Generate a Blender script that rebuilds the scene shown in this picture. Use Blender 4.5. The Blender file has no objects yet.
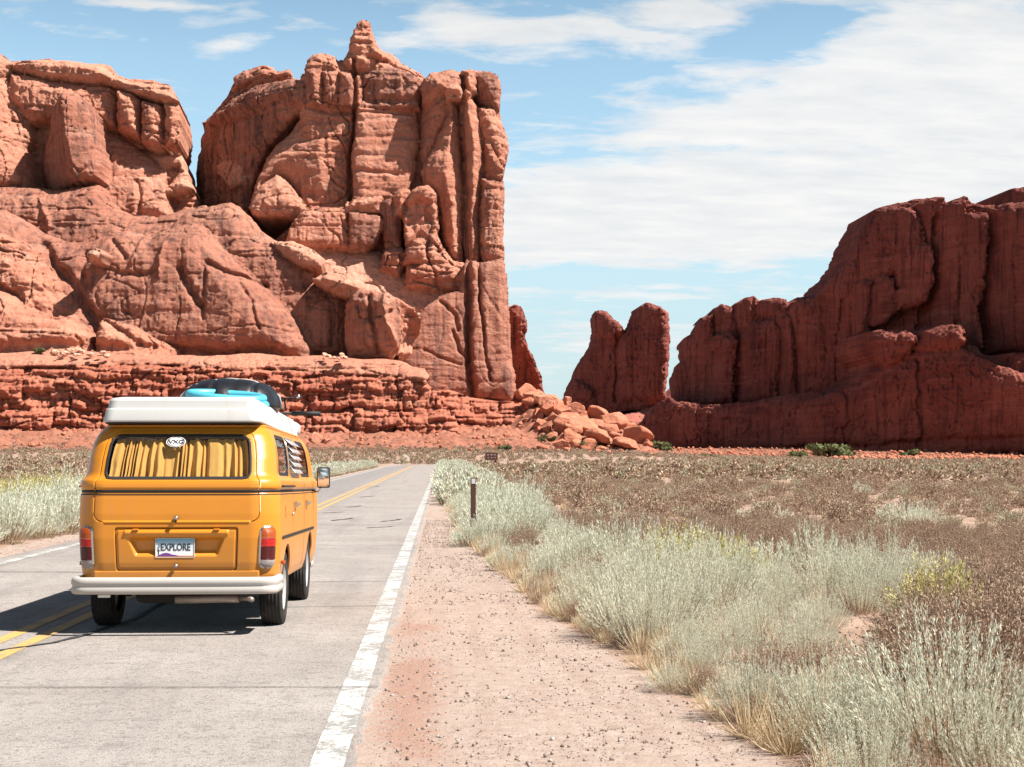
import bpy, bmesh, math, random
import numpy as np
from mathutils import Vector, Matrix, Euler
R = math.radians
random.seed(7); RNG = np.random.default_rng(11)
scene = bpy.context.scene
COL = scene.collection

# ---------------------------------------------------------------- camera
F_PX, W_PX, H_PX = 1600.0, 1024.0, 767.0
CAM_Z = 1.5
YAW, PITCH = math.atan(70/1600), math.atan(69.5/1600)
camd = bpy.data.cameras.new("camera"); cam = bpy.data.objects.new("camera", camd); COL.objects.link(cam)
camd.sensor_width = 36; camd.lens = 36*F_PX/W_PX
camd.clip_start = .1; camd.clip_end = 20000
cam.location = (0, 0, CAM_Z); cam.rotation_euler = (R(90)+PITCH, 0, -YAW)
scene.camera = cam
cF = np.array([math.sin(YAW)*math.cos(PITCH), math.cos(YAW)*math.cos(PITCH), math.sin(PITCH)])
cR = np.array([math.cos(YAW), -math.sin(YAW), 0.0]); cU = np.cross(cR, cF)
def ray(px, py):            # direction of a sight line, scaled to one metre along +Y
    d = cF + cR*((px-W_PX/2)/F_PX) + cU*((H_PX/2-py)/F_PX)
    return d[0]/d[1], d[2]/d[1]
def at(px, py, Y):
    tx, tz = ray(px, py); return (tx*Y, Y, CAM_Z+tz*Y)
def atg(px, Y):
    return ray(px, 453)[0]*Y

# ---------------------------------------------------------------- sky, sun, exposure
S_DIR = Vector((.70, -.30, 1.0)).normalized()
sun_el = math.asin(S_DIR.z); sun_az = math.atan2(S_DIR.x, S_DIR.y)
world = bpy.data.worlds.new("World"); scene.world = world; world.use_nodes = True
wt = world.node_tree; wt.nodes.clear()
def N(t, typ, **kw):
    n = t.nodes.new(typ)
    for k, v in kw.items():
        if k in ('operation','blend_type','data_type','noise_dimensions','feature','sky_type','interpolation','attribute_name','clamp','use_clamp','vector_type','distance','noise_type','normalize'):
            setattr(n, k, v)
        else: n.inputs[k.replace('_', ' ')].default_value = v
    return n
def math_n(t, op, a, b=None, c=None, clamp=False):
    n = t.nodes.new('ShaderNodeMath'); n.operation = op; n.use_clamp = clamp
    for i, v in enumerate((a, b, c)):
        if v is None: continue
        if isinstance(v, (int, float)): n.inputs[i].default_value = v
        else: t.links.new(v, n.inputs[i])
    return n.outputs[0]
def ramp(t, fac, stops, interp='LINEAR'):
    n = t.nodes.new('ShaderNodeValToRGB'); n.color_ramp.interpolation = interp
    e = n.color_ramp.elements
    while len(e) < len(stops): e.new(.5)
    for i, (p, c) in enumerate(stops):
        e[i].position = p; e[i].color = (c, c, c, 1) if isinstance(c, (int, float)) else (*c, 1)
    if fac is not None: t.links.new(fac, n.inputs[0])
    return n.outputs[0]
def mixc(t, fac, a, b, bt='MIX'):
    n = t.nodes.new('ShaderNodeMix'); n.data_type = 'RGBA'; n.blend_type = bt
    for i, v in ((0, fac), (6, a), (7, b)):
        if isinstance(v, (int, float)): n.inputs[i].default_value = v
        elif isinstance(v, tuple): n.inputs[i].default_value = (*v, 1)
        else: t.links.new(v, n.inputs[i])
    return n.outputs[2]
def noise(t, vec, scale, detail=4, rough=.55, dist=0, dims='3D'):
    n = t.nodes.new('ShaderNodeTexNoise'); n.noise_dimensions = dims
    n.inputs['Scale'].default_value = scale; n.inputs['Detail'].default_value = detail
    n.inputs['Roughness'].default_value = rough; n.inputs['Distortion'].default_value = dist
    if vec is not None: t.links.new(vec, n.inputs['Vector'])
    return n.outputs['Fac']
def mapping(t, vec, scale=(1,1,1), loc=(0,0,0), rot=(0,0,0)):
    n = t.nodes.new('ShaderNodeMapping'); n.inputs['Scale'].default_value = scale
    n.inputs['Location'].default_value = loc; n.inputs['Rotation'].default_value = rot
    t.links.new(vec, n.inputs['Vector']); return n.outputs[0]

SKY_STRENGTH, EXPOSURE, SUN_STRENGTH = .065, 1.20, 5.0
def build_world():
    t = wt
    out = t.nodes.new('ShaderNodeOutputWorld'); bg = t.nodes.new('ShaderNodeBackground')
    sky = t.nodes.new('ShaderNodeTexSky'); sky.sky_type = 'NISHITA'; sky.sun_disc = False
    sky.sun_elevation = sun_el; sky.sun_rotation = sun_az
    sky.altitude = 1400; sky.air_density = 1.0; sky.dust_density = .6; sky.ozone_density = 1.0
    tc = t.nodes.new('ShaderNodeTexCoord')
    sep = t.nodes.new('ShaderNodeSeparateXYZ'); t.links.new(tc.outputs['Generated'], sep.inputs[0])
    x, y, z = sep.outputs
    az = math_n(t, 'ARCTAN2', x, y); el = math_n(t, 'ARCSINE', z)
    # cloud deck seen in perspective: direction over height, squeezed towards the horizon
    h = math_n(t, 'ADD', math_n(t, 'MAXIMUM', z, 0.0), .16)
    u = math_n(t, 'DIVIDE', x, h); v = math_n(t, 'DIVIDE', y, h)
    cv = t.nodes.new('ShaderNodeCombineXYZ'); t.links.new(u, cv.inputs[0]); t.links.new(v, cv.inputs[1])
    big = noise(t, mapping(t, cv.outputs[0], (1.1, 1.9, 1), rot=(0,0,R(-10))), 1.6, 9, .60, .5)
    fine = noise(t, mapping(t, cv.outputs[0], (2.6, 4.4, 1), rot=(0,0,R(-14))), 2.7, 8, .62, .25)
    wob = noise(t, mapping(t, cv.outputs[0], (1, 1.6, 1)), 3.0, 5, .55)
    wob = math_n(t, 'SUBTRACT', wob, .5)
    aw = math_n(t, 'ADD', az, math_n(t, 'MULTIPLY', wob, .07)); ew = math_n(t, 'ADD', el, math_n(t, 'MULTIPLY', wob, .030))
    def blob(px, py, rx, ry, amp, rot=0):
        tx, tz = ray(px, py); a0 = math.atan2(tx, 1); e0 = math.asin(tz/math.sqrt(1+tx*tx+tz*tz))
        da = math_n(t, 'SUBTRACT', aw, a0); de = math_n(t, 'SUBTRACT', ew, e0)
        c, s = math.cos(rot), math.sin(rot)
        p = math_n(t, 'DIVIDE', math_n(t, 'ADD', math_n(t, 'MULTIPLY', da, c), math_n(t, 'MULTIPLY', de, s)), rx/F_PX)
        q = math_n(t, 'DIVIDE', math_n(t, 'SUBTRACT', math_n(t, 'MULTIPLY', de, c), math_n(t, 'MULTIPLY', da, s)), ry/F_PX)
        r2 = math_n(t, 'ADD', math_n(t, 'MULTIPLY', p, p), math_n(t, 'MULTIPLY', q, q))
        return math_n(t, 'MULTIPLY', math_n(t, 'EXPONENT', math_n(t, 'MULTIPLY', r2, -1.0)), amp)
    acc = None
    for b in ((860,205,520,56,1.2,.02),(620,225,230,44,.6),(960,80,250,85,1.1,-.15),(740,125,190,26,.6,.06),(600,20,230,20,.62,.08),(560,55,150,18,.30,.1),
              (540,100,120,22,.30),(235,45,44,9,.55,.2),(150,2,60,6,.7),(470,20,60,30,.32,0),
              (620,296,150,6,.30),(600,340,160,20,.28),(560,380,160,22,.20),(1000,190,60,20,.2),
              (790,32,62,20,-1.15,.08),(620,150,70,10,-.35),(480,180,60,30,-.12),(700,275,210,10,-.45),(900,150,150,9,-.28),(620,72,90,8,-.35,.06)):
        o = blob(*b); acc = o if acc is None else math_n(t, 'ADD', acc, o)
    dens = math_n(t, 'ADD', acc, math_n(t, 'MULTIPLY', math_n(t, 'SUBTRACT', big, .5), 1.5))
    dens = math_n(t, 'ADD', dens, math_n(t, 'MULTIPLY', math_n(t, 'SUBTRACT', fine, .5), 1.9))
    mask = ramp(t, dens, [(.20, 0.0), (.40, .42), (.66, .90), (.9, 1.0)])
    # behind the camera and overhead the same broken deck goes on
    sh = noise(t, mapping(t, cv.outputs[0], (1.4, 3.2, 1)), 3.6, 6, .6)
    cc = ramp(t, sh, [(.3, (5.3, 5.5, 5.7)), (.7, (6.5, 6.45, 6.35))])
    hs = t.nodes.new('ShaderNodeHueSaturation'); hs.inputs['Saturation'].default_value = .92; hs.inputs['Value'].default_value = 1.26
    t.links.new(sky.outputs[0], hs.inputs['Color'])
    tint = mixc(t, 1.0, hs.outputs[0], (1.0, 1.12, 1.0), 'MULTIPLY')
    hz = ramp(t, el, [(0.0, .90), (.08, .70), (.17, .25), (.28, 0.0)])
    tint = mixc(t, hz, tint, (3.75, 4.55, 5.05))
    col = mixc(t, mask, tint, cc)
    # sky deepens with height, dimmed further out of view to cut ambient light
    deep = ramp(t, el, [(.24, 1.0), (.50, .38), (1.0, .28)])
    col = mixc(t, 1.0, col, deep, 'MULTIPLY')
    t.links.new(col, bg.inputs[0]); bg.inputs[1].default_value = SKY_STRENGTH
    t.links.new(bg.outputs[0], out.inputs[0])
build_world()
sund = bpy.data.lights.new("sun", 'SUN'); sun = bpy.data.objects.new("sun", sund); COL.objects.link(sun)
sund.energy = SUN_STRENGTH; sund.angle = R(.53); sund.color = (1, .955, .89)
sun.rotation_euler = (-S_DIR).to_track_quat('-Z', 'Y').to_euler(); sun.location = (0, 0, 50)
vs = scene.view_settings; scene.display_settings.display_device = 'sRGB'
vs.view_transform = 'Standard'; vs.look = 'None'; vs.exposure = EXPOSURE; vs.gamma = 1; vs.use_curve_mapping = False
scene.render.engine = 'CYCLES'
cy = scene.cycles; cy.max_bounces = 6; cy.diffuse_bounces = 2; cy.glossy_bounces = 3; cy.transmission_bounces = 6
cy.transparent_max_bounces = 8; cy.use_denoising = True; cy.caustics_reflective = False; cy.caustics_refractive = False

# ---------------------------------------------------------------- helpers
def tag(o, label=None, cat=None, group=None, kind=None):
    if label: o['label'] = label
    if cat: o['category'] = cat
    if group: o['group'] = group
    if kind: o['kind'] = kind
    return o
def empty(name, loc=(0,0,0), label=None, cat=None, group=None):
    o = bpy.data.objects.new(name, None); COL.objects.link(o); o.location = loc; o.empty_display_size = .3
    return tag(o, label, cat, group)
def mesh_obj(name, verts, faces, mat=None, parent=None, smooth=True, attrs=None, world_co=False):
    me = bpy.data.meshes.new(name)
    if isinstance(verts, np.ndarray) and isinstance(faces, np.ndarray):
        me.vertices.add(len(verts)); me.vertices.foreach_set('co', verts.astype(np.float32).ravel())
        k = faces.shape[1]
        me.loops.add(faces.size); me.loops.foreach_set('vertex_index', faces.astype(np.int32).ravel())
        me.polygons.add(len(faces)); me.polygons.foreach_set('loop_start', np.arange(0, faces.size, k, dtype=np.int32))
        me.polygons.foreach_set('loop_total', np.full(len(faces), k, dtype=np.int32))
    else:
        me.from_pydata([tuple(v) for v in verts], [], [tuple(f) for f in faces])
    me.update(calc_edges=True); me.validate()
    if smooth: me.polygons.foreach_set('use_smooth', [True]*len(me.polygons))
    if attrs:
        for k, v in attrs.items():
            a = me.attributes.new(k, 'FLOAT', 'POINT'); a.data.foreach_set('value', np.asarray(v, dtype=np.float32))
    if mat: 
        for m in (mat if isinstance(mat, (list, tuple)) else [mat]): me.materials.append(m)
    o = bpy.data.objects.new(name, me); COL.objects.link(o)
    if parent:
        o.parent = parent
        if world_co: o.matrix_parent_inverse = Matrix.Translation(-parent.location)
    return o
def _h(ix, iy, iz, seed):
    h = (ix.astype(np.uint32)*np.uint32(374761393)) ^ (iy.astype(np.uint32)*np.uint32(668265263)) ^ (iz.astype(np.uint32)*np.uint32(2246822519)) ^ np.uint32((seed*3266489917) & 0xffffffff)
    h = (h ^ (h >> np.uint32(15)))*np.uint32(2654435761); h = (h ^ (h >> np.uint32(13)))*np.uint32(1274126177)
    return (h ^ (h >> np.uint32(16))).astype(np.float64)/4294967295.0
def vnoise(x, y, z, seed=0):
    x, y, z = np.broadcast_arrays(x, y, z)
    fx, fy, fz = np.floor(x), np.floor(y), np.floor(z)
    ix, iy, iz = fx.astype(np.int64), fy.astype(np.int64), fz.astype(np.int64)
    u, v, w = x-fx, y-fy, z-fz
    u = u*u*u*(u*(u*6-15)+10); v = v*v*v*(v*(v*6-15)+10); w = w*w*w*(w*(w*6-15)+10)
    r = 0
    for dx in (0, 1):
        for dy in (0, 1):
            for dz in (0, 1):
                r = r + _h(ix+dx, iy+dy, iz+dz, seed)*(u if dx else 1-u)*(v if dy else 1-v)*(w if dz else 1-w)
    return r*2-1
def fbm(x, y, z, oct=4, seed=0, gain=.5, ridged=False):
    a, s, r = 1.0, 0.0, 0
    for i in range(oct):
        n = vnoise(x*2.03**i+i*17.3, y*2.03**i-i*5.1, z*2.03**i+i*9.7, seed+i)
        if ridged: n = 1-2*np.abs(n)
        r = r+a*n; s += a; a *= gain
    return r/s
def sstep(a, b, x):
    t = np.clip((x-a)/(b-a), 0, 1); return t*t*(3-2*t)

def new_mat(name, rough=.8, color=None, metallic=0, spec=.3):
    m = bpy.data.materials.new(name); m.use_nodes = True
    b = m.node_tree.nodes['Principled BSDF']
    b.inputs['Roughness'].default_value = rough; b.inputs['Metallic'].default_value = metallic
    b.inputs['Specular IOR Level'].default_value = spec
    if color: b.inputs['Base Color'].default_value = (*color, 1)
    return m, m.node_tree, b
def bump(t, b, h, strength=.5, dist=.1):
    n = t.nodes.new('ShaderNodeBump'); n.inputs['Strength'].default_value = strength; n.inputs['Distance'].default_value = dist
    t.links.new(h, n.inputs['Height']); t.links.new(n.outputs[0], b.inputs['Normal']); return n
def simple(name, color, rough=.6, metallic=0, spec=.3, var=.12, scale=30, bumpd=0):
    m, t, b = new_mat(name, rough, color, metallic, spec)
    tc = t.nodes.new('ShaderNodeTexCoord'); n = noise(t, tc.outputs['Object'], scale, 5, .6)
    c = mixc(t, n, tuple(v*(1-var) for v in color), tuple(min(1, v*(1+var)) for v in color))
    t.links.new(c, b.inputs['Base Color'])
    if bumpd: bump(t, b, n, .6, bumpd)
    return m
# ---------------------------------------------------------------- rock material
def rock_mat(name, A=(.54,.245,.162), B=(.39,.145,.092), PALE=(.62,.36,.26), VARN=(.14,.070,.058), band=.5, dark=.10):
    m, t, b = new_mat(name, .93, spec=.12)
    g = t.nodes.new('ShaderNodeNewGeometry'); P = g.outputs['Position']
    n1 = noise(t, P, .045, 8, .62)
    n2 = noise(t, mapping(t, P, (.06, .06, .55)), 1.0, 6, .60, .5)
    nm = ramp(t, noise(t, P, .09, 4, .6), [(.40, .15), (.62, 1.0)])
    n3 = noise(t, mapping(t, P, (.55, .55, .05)), 1.0, 6, .65, .2)
    n4 = noise(t, P, 1.4, 6, .7)
    c = mixc(t, ramp(t, n1, [(.32, 0.0), (.68, 1.0)]), A, B)
    c = mixc(t, math_n(t, 'MULTIPLY', math_n(t, 'MULTIPLY', ramp(t, n2, [(.48, 0.0), (.66, 1.0)]), nm), band), c, PALE)
    c = mixc(t, math_n(t, 'MULTIPLY', math_n(t, 'MULTIPLY', ramp(t, n2, [(.30, 1.0), (.44, 0.0)]), nm), .5), c, tuple(v*.62 for v in B))
    av = N(t, 'ShaderNodeAttribute', attribute_name='varn'); ap = N(t, 'ShaderNodeAttribute', attribute_name='pale')  # rock varnish, plus shade painted on the tower's flank and cap
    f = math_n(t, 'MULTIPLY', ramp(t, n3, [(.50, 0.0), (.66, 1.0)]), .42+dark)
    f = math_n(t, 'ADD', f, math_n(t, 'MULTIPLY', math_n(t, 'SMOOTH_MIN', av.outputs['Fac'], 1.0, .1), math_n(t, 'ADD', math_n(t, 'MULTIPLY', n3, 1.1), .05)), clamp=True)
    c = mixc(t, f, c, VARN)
    c = mixc(t, math_n(t, 'MULTIPLY', ap.outputs['Fac'], math_n(t, 'ADD', math_n(t, 'MULTIPLY', n1, .8), .35), clamp=True), c, PALE)
    c = mixc(t, math_n(t, 'MULTIPLY', ramp(t, n4, [(.35, 1.0), (.6, 0.0)]), .30), c, tuple(v*.5 for v in B))
    t.links.new(c, b.inputs['Base Color'])
    hh = math_n(t, 'ADD', math_n(t, 'MULTIPLY', n4, .8), math_n(t, 'MULTIPLY', noise(t, mapping(t, P, (.45, .45, .9)), 1.0, 8, .68), 1.5))
    bump(t, b, hh, .85, .55)
    return m
M_ROCK = rock_mat('red_sandstone')
M_ROCKD = rock_mat('varnished_sandstone', A=(.34,.110,.078), B=(.175,.048,.038), PALE=(.46,.18,.13), VARN=(.065,.025,.027), band=.45, dark=.28)  # darker copy of the red sandstone, shade of the unlit cliffs in its colour
M_LEDGE = rock_mat('thin_bedded_sandstone', A=(.48,.175,.108), B=(.34,.10,.06), PALE=(.60,.32,.22), VARN=(.17,.07,.06), band=.45)

# ---------------------------------------------------------------- rock relief builder
def poly_sdf(X, Z, P):
    d = np.full(X.shape, 1e18); s = np.ones(X.shape)
    n = len(P)
    for i in range(n):
        ax, az = P[i]; bx, bz = P[i-1]
        ex, ez = bx-ax, bz-az; wx, wz = X-ax, Z-az
        tt = np.clip((wx*ex+wz*ez)/(ex*ex+ez*ez+1e-12), 0, 1)
        qx, qz = wx-ex*tt, wz-ez*tt
        d = np.minimum(d, qx*qx+qz*qz)
        c1 = Z >= az; c2 = Z < bz; c3 = ex*wz > ez*wx
        s = np.where((c1 & c2 & c3) | (~c1 & ~c2 & ~c3), -s, s)
    return s*np.sqrt(d)
def line_dist(X, Z, P):
    d = np.full(X.shape, 1e18)
    for (ax, az), (bx, bz) in zip(P[:-1], P[1:]):
        ex, ez = bx-ax, bz-az; wx, wz = X-ax, Z-az
        tt = np.clip((wx*ex+wz*ez)/(ex*ex+ez*ez+1e-12), 0, 1)
        d = np.minimum(d, np.hypot(wx-ex*tt, wz-ez*tt))
    return d
class Relief:
    """a rock body: its face is a fine sheet of measured depths over (x, z), closed backwards with real thickness"""
    def __init__(s, Y0, m=0.0, x0=0.0, cell=.25, warp=.9, seed=1):
        s.Y0, s.m, s.x0, s.cell, s.warp, s.seed = Y0, m, x0, cell, warp, seed
        s.pr, s.cr = [], []; s.dx = 0
    def w(s, px, py, off):
        tx, tz = ray(px+s.dx, py); Y = (s.Y0+off-s.m*s.x0)/(1-s.m*tx)
        return tx*Y, CAM_Z+tz*Y
    def add(s, pts, y=0, r=3, b=2, ax=0, az=0, varn=0, pale=0, strata=.35, flute=.3, rough=1, block=0, fn=None, body=True, ref=None):
        P = [s.w(px, py, y) for px, py in pts]
        for _ in range(2):
            xs = [p[0] for p in P]; zs = [p[1] for p in P]
            cx, cz = ((min(xs)+max(xs))/2, min(zs)) if ref is None else ref
            P = [s.w(px, py, y+ax*(p[0]-cx)+az*(p[1]-cz)) for (px, py), p in zip(pts, P)]
        xs = [p[0] for p in P]; zs = [p[1] for p in P]
        s.pr.append(dict(P=P, y=y, r=r, b=b, ax=ax, az=az, cx=cx, cz=cz, varn=varn, pale=pale, strata=strata, flute=flute, rough=rough, block=block, fn=fn, body=body))
        return s
    def crack(s, pts, w=.6, d=2.0, y=0):
        s.cr.append(([s.w(px, py, y) for px, py in pts], w, d)); return s
    def build(s, name, mat, parent=None, thick=30, amp=1.0):
        xs = [p[0] for q in s.pr for p in q['P']]; zs = [p[1] for q in s.pr for p in q['P']]
        c = s.cell; m = 3*c
        gx = np.arange(min(xs)-m, max(xs)+m, c); gz = np.arange(min(zs)-m, max(zs)+m, c)
        X, Z = np.meshgrid(gx, gz); sh = X.shape
        k = np.sqrt(1+s.m*s.m)
        WX = X + s.warp*(fbm(X*k*.12, Z*.12, 0*X, 4, s.seed+50)+.35*fbm(X*k*.7, Z*.7, 0*X, 2, s.seed+60))
        WZ = Z + s.warp*.8*(fbm(X*k*.12, Z*.12, 0*X+9, 4, s.seed+70))
        Y = np.full(sh, 1e6); S = np.full(sh, 1e6)
        at_ = {a: np.zeros(sh) for a in ('varn', 'pale', 'strata', 'flute', 'rough', 'block')}
        at_['rough'][:] = 1
        for q in s.pr:
            px = [p[0] for p in q['P']]; pz = [p[1] for p in q['P']]; e = 4
            i0, i1 = np.searchsorted(gx, (min(px)-e, max(px)+e)); j0, j1 = np.searchsorted(gz, (min(pz)-e, max(pz)+e))
            sl = (slice(j0, j1), slice(i0, i1))
            if i1 <= i0 or j1 <= j0: continue
            d = poly_sdf(WX[sl], WZ[sl], q['P'])
            if q['body']: S[sl] = np.minimum(S[sl], d)
            inn = np.clip(-d/q['r'], 0, 1)
            yy = q['y'] + q['ax']*(X[sl]-q['cx']) + q['az']*(Z[sl]-q['cz']) + q['b']*(.5*(1-np.sqrt(np.clip(1-(1-inn)**2, 0, 1)))+.5*(1-inn)**1.6)
            if q['fn'] is not None: yy = yy + q['fn'](X[sl], Z[sl], s)
            yy = np.where(d < (0 if not q['body'] else c*1.2), yy, 1e6)
            win = yy < Y[sl]
            Y[sl] = np.where(win, yy, Y[sl])
            for a in at_: at_[a][sl] = np.where(win, q[a], at_[a][sl])
        ok = Y < 1e5
        Yb = np.where(ok, Y, 0)
        YW = Yb + s.m*(X-s.x0)
        XX = X*k
        # large and small weathering
        rg = at_['rough']
        D = 1.5*fbm(XX/14, YW/14, Z/14, 5, s.seed)*rg + 1.05*(np.abs(fbm(XX/7, YW/7, Z/9, 5, s.seed+5))*-1+.25)*rg
        D = D + .9*rg*np.minimum(0, fbm(XX/3.2, YW/3.2, Z/3.2, 3, s.seed+8)+.22)*-1.2
        # spalled plates with sharp scarps, and joints that run on as thin dark lines
        pq = fbm(XX/10+.25*vnoise(XX/2, Z/2, YW*0, 4), Z/15, YW/20, 4, s.seed+41)*5.5; pk = np.floor(pq); pf = pq-pk
        D = D + rg*.75*((pk+sstep(.0, .12, pf))*.55 - pq*.55)*1.4
        D = D + rg*1.1*np.exp(-(fbm(XX/17, Z/44, YW/16, 4, s.seed+43)/.010)**2) + rg*1.2*np.exp(-(fbm(XX/50, Z/12, YW/30, 4, s.seed+44)/.010)**2)
        D = D + rg*.38*fbm(XX/2.2, YW/2.2, Z/2.2, 3, s.seed+46, ridged=True)
        # vertical fluting
        fl = fbm(XX/3.0, YW/9, Z/40, 4, s.seed+11, ridged=True); D = D - at_['flute']*1.4*fl
        # bedding planes
        zz = Z + 1.6*fbm(XX/30, YW/30, Z/60, 3, s.seed+13)
        st = 0
        for hgt, wgt in ((4.7, .55), (2.1, .35), (1.0, .22)):
            kk = np.floor(zz/hgt); f = zz/hgt-kk
            r1 = _h(kk.astype(np.int64), kk.astype(np.int64)*0+int(hgt*10), kk.astype(np.int64)*0, s.seed)
            g = _h(kk.astype(np.int64), kk.astype(np.int64)*0+7, kk.astype(np.int64)*0+3, s.seed)
            pr_ = fbm(XX/11, YW*0, kk*7.7, 3, s.seed+17)
            st = st + wgt*hgt*.5*((r1-.5)*1.2 + pr_*.8) + wgt*hgt*.45*np.exp(-(np.minimum(f, 1-f)/.13)**2)*(g > .35)
        D = D + at_['strata']*st
        # blocks between joints
        if (at_['block'] > 0).any():
            bl = 0
            for hgt, wd, wgt in ((3.4, 8.0, .6), (1.75, 3.6, 1.0), (.95, 1.9, .5)):
                zr = zz+ .5*fbm(XX/6, YW*0, Z/6, 2, s.seed+23)*hgt
                kk = np.floor(zr/hgt); f = zr/hgt-kk; ki = kk.astype(np.int64)
                sh0 = _h(ki, ki*0+5, ki*0, s.seed+3)*40
                ww = wd*(.7+.6*_h(ki, ki*0+6, ki*0, s.seed+4))
                xr = (XX+sh0 + .8*fbm(XX/4, Z/4, YW*0, 2, s.seed+29))/ww
                xk = np.floor(xr); g = xr-xk
                pro = _h(xk.astype(np.int64), ki, ki*0+int(wd*3), s.seed+31)
                ez = np.minimum(f, 1-f)*hgt; ex = np.minimum(g, 1-g)*ww
                e = np.minimum(ez, ex*1.1)
                bl = bl + wgt*(-1.9*(pro-.5)*hgt*.55 + hgt*.40*np.exp(-(e/(.17*hgt))))
            D = D + at_['block']*bl
        for P, wd, dp in s.cr:
            dd = line_dist(WX, WZ, P); D = D + dp*np.exp(-(dd/wd)**2)
        YW = s.Y0 + YW + D*amp
        # smooth outline: vertices just outside slide on to the outline
        gz_, gx_ = np.gradient(np.where(S > 1e5, 5, S), c)
        gl = np.hypot(gx_, gz_)+1e-9
        near = (S > 0) & (S < c*1.1) & ok
        X2 = np.where(near, X - S*gx_/gl, X); Z2 = np.where(near, Z - S*gz_/gl, Z)
        use = ((S <= 0) | near) & ok
        f00, f01, f10, f11 = use[:-1, :-1], use[:-1, 1:], use[1:, :-1], use[1:, 1:]
        ins = S <= 0
        face = f00 & f01 & f10 & f11 & (ins[:-1, :-1] | ins[:-1, 1:] | ins[1:, :-1] | ins[1:, 1:])
        idx = np.arange(X.size).reshape(sh)
        q = np.stack([idx[:-1, :-1][face], idx[:-1, 1:][face], idx[1:, 1:][face], idx[1:, :-1][face]], 1)
        usedv, inv = np.unique(q, return_inverse=True); q = inv.reshape(q.shape)
        V = np.stack([X2.ravel()[usedv], YW.ravel()[usedv], Z2.ravel()[usedv]], 1)
        # closed backwards
        e = np.concatenate([q[:, [0, 1]], q[:, [1, 2]], q[:, [2, 3]], q[:, [3, 0]]])
        key = np.sort(e, 1); key = key[:, 0]*len(V)+key[:, 1]
        u, first, cnt = np.unique(key, return_index=True, return_counts=True)
        be = e[first[cnt == 1]]
        bv, binv = np.unique(be, return_inverse=True); binv = binv.reshape(be.shape)
        cxm = V[:, 0].mean(); bb = V[bv].copy(); back = bb.copy(); back[:, 1] += thick
        back[:, 0] += (cxm-back[:, 0])*.06; 
        n0 = len(V); V = np.concatenate([V, back])
        sk = np.stack([be[:, 1], be[:, 0], binv[:, 0]+n0, binv[:, 1]+n0], 1)
        q = np.concatenate([q, sk])
        av = np.concatenate([at_['varn'].ravel()[usedv], at_['varn'].ravel()[usedv][bv]])
        ap = np.concatenate([at_['pale'].ravel()[usedv], at_['pale'].ravel()[usedv][bv]])
        return mesh_obj(name, V, q, mat, parent, True, dict(varn=av, pale=ap), world_co=True)

# ================================================================ the left cliff (about 400 m off)
cliff = empty('sandstone_cliff', (-55, 400, 0), 'tall sunlit red sandstone cliff with a pointed pinnacle above the left side of the road', 'cliff')
# -- upper left mesa
a = Relief(405, seed=3); a.dx = -7
base = [(-70,30),(0,48),(8,52),(12,58),(30,57),(55,56),(62,59),(100,60),(112,62),(118,70),(135,76),(160,77),(175,84),(182,95),(184,100),(182,115),(184,135),(185,150),(189,165),(195,176),(205,200),(210,260),(-70,260)]
a.add(base, y=8, r=4, b=3, ax=.05, strata=.6)
a.add([(-70,44),(0,50),(12,58),(55,56),(100,60),(118,71),(135,77),(160,78),(175,85),(183,98),(170,98),(150,91),(138,86),(110,77),(75,75),(45,72),(14,66),(0,75),(-70,78)], y=-4.5, r=4, b=4, az=.5, strata=.5, pale=.3)
a.add([(12,70),(45,76),(75,80),(110,82),(118,84),(119,125),(100,122),(92,120),(60,118),(30,120),(10,100)], y=0, r=3.5, b=3.5, ax=.1, az=.15, strata=.6)
a.add([(119,84),(138,90),(146,97),(147,138),(140,134),(120,126)], y=-1.5, r=4, b=4, ax=.2, strata=.5)
a.add([(147,97),(160,100),(168,102),(169,143),(158,145),(147,140)], y=-2.5, r=4, b=4, ax=.2, strata=.5)
a.add([(169,102),(182,99),(185,112),(184,140),(180,145),(170,144)], y=-2.5, r=4, b=4, ax=.25, strata=.4)
a.add([(95,122),(110,126),(125,128),(145,142),(160,148),(184,148),(190,168),(200,186),(185,190),(168,192),(170,168),(182,163),(186,170),(150,215),(95,215)], y=-2, r=5, b=3, az=.55, strata=.25, rough=.8, pale=.35)
a.add([(92,150),(102,125),(118,127),(140,145),(160,160),(165,170),(168,190),(178,215),(95,215)], y=-6, r=7, b=4, az=.5, ax=.1, strata=.2, rough=.7, varn=.25)
a.crack([(143,180),(148,196),(147,214)], .5, 1.5); a.crack([(120,85),(119,125)], .4, 1.5); a.crack([(147,97),(147,140)], .4, 1.8); a.crack([(169,103),(168,143)], .4, 1.8)
# -- left slabs
a.add([(-70,35),(-8,46),(3,62),(12,78),(22,100),(28,112),(30,135),(22,150),(10,120),(0,100),(-70,90)], y=-8, r=6, b=5, ax=.35, az=.3, strata=.3, pale=.2)
a.add([(-70,60),(-2,84),(8,102),(16,122),(24,145),(30,160),(33,176),(28,183),(-70,184)], y=-13, r=5, b=5, ax=.45, az=.28, strata=.35)
# -- dark sided spire block
def spire(X, Z, s):
    xr = np.interp(Z, [s.w(78,180,-20)[1], s.w(66,130,-20)[1], s.w(60,92,-20)[1]], [s.w(78,180,-20)[0], s.w(68,130,-20)[0], s.w(60,92,-20)[0]])
    return np.where(X < xr, (xr-X)*1.6, (X-xr)*.28)
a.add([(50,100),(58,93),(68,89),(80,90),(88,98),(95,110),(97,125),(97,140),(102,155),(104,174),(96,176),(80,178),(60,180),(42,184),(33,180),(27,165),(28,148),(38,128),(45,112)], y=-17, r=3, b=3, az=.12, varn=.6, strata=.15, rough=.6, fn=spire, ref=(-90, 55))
for q_ in a.pr[-1:]: q_['cx'] = q_['P'][0][0]
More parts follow.
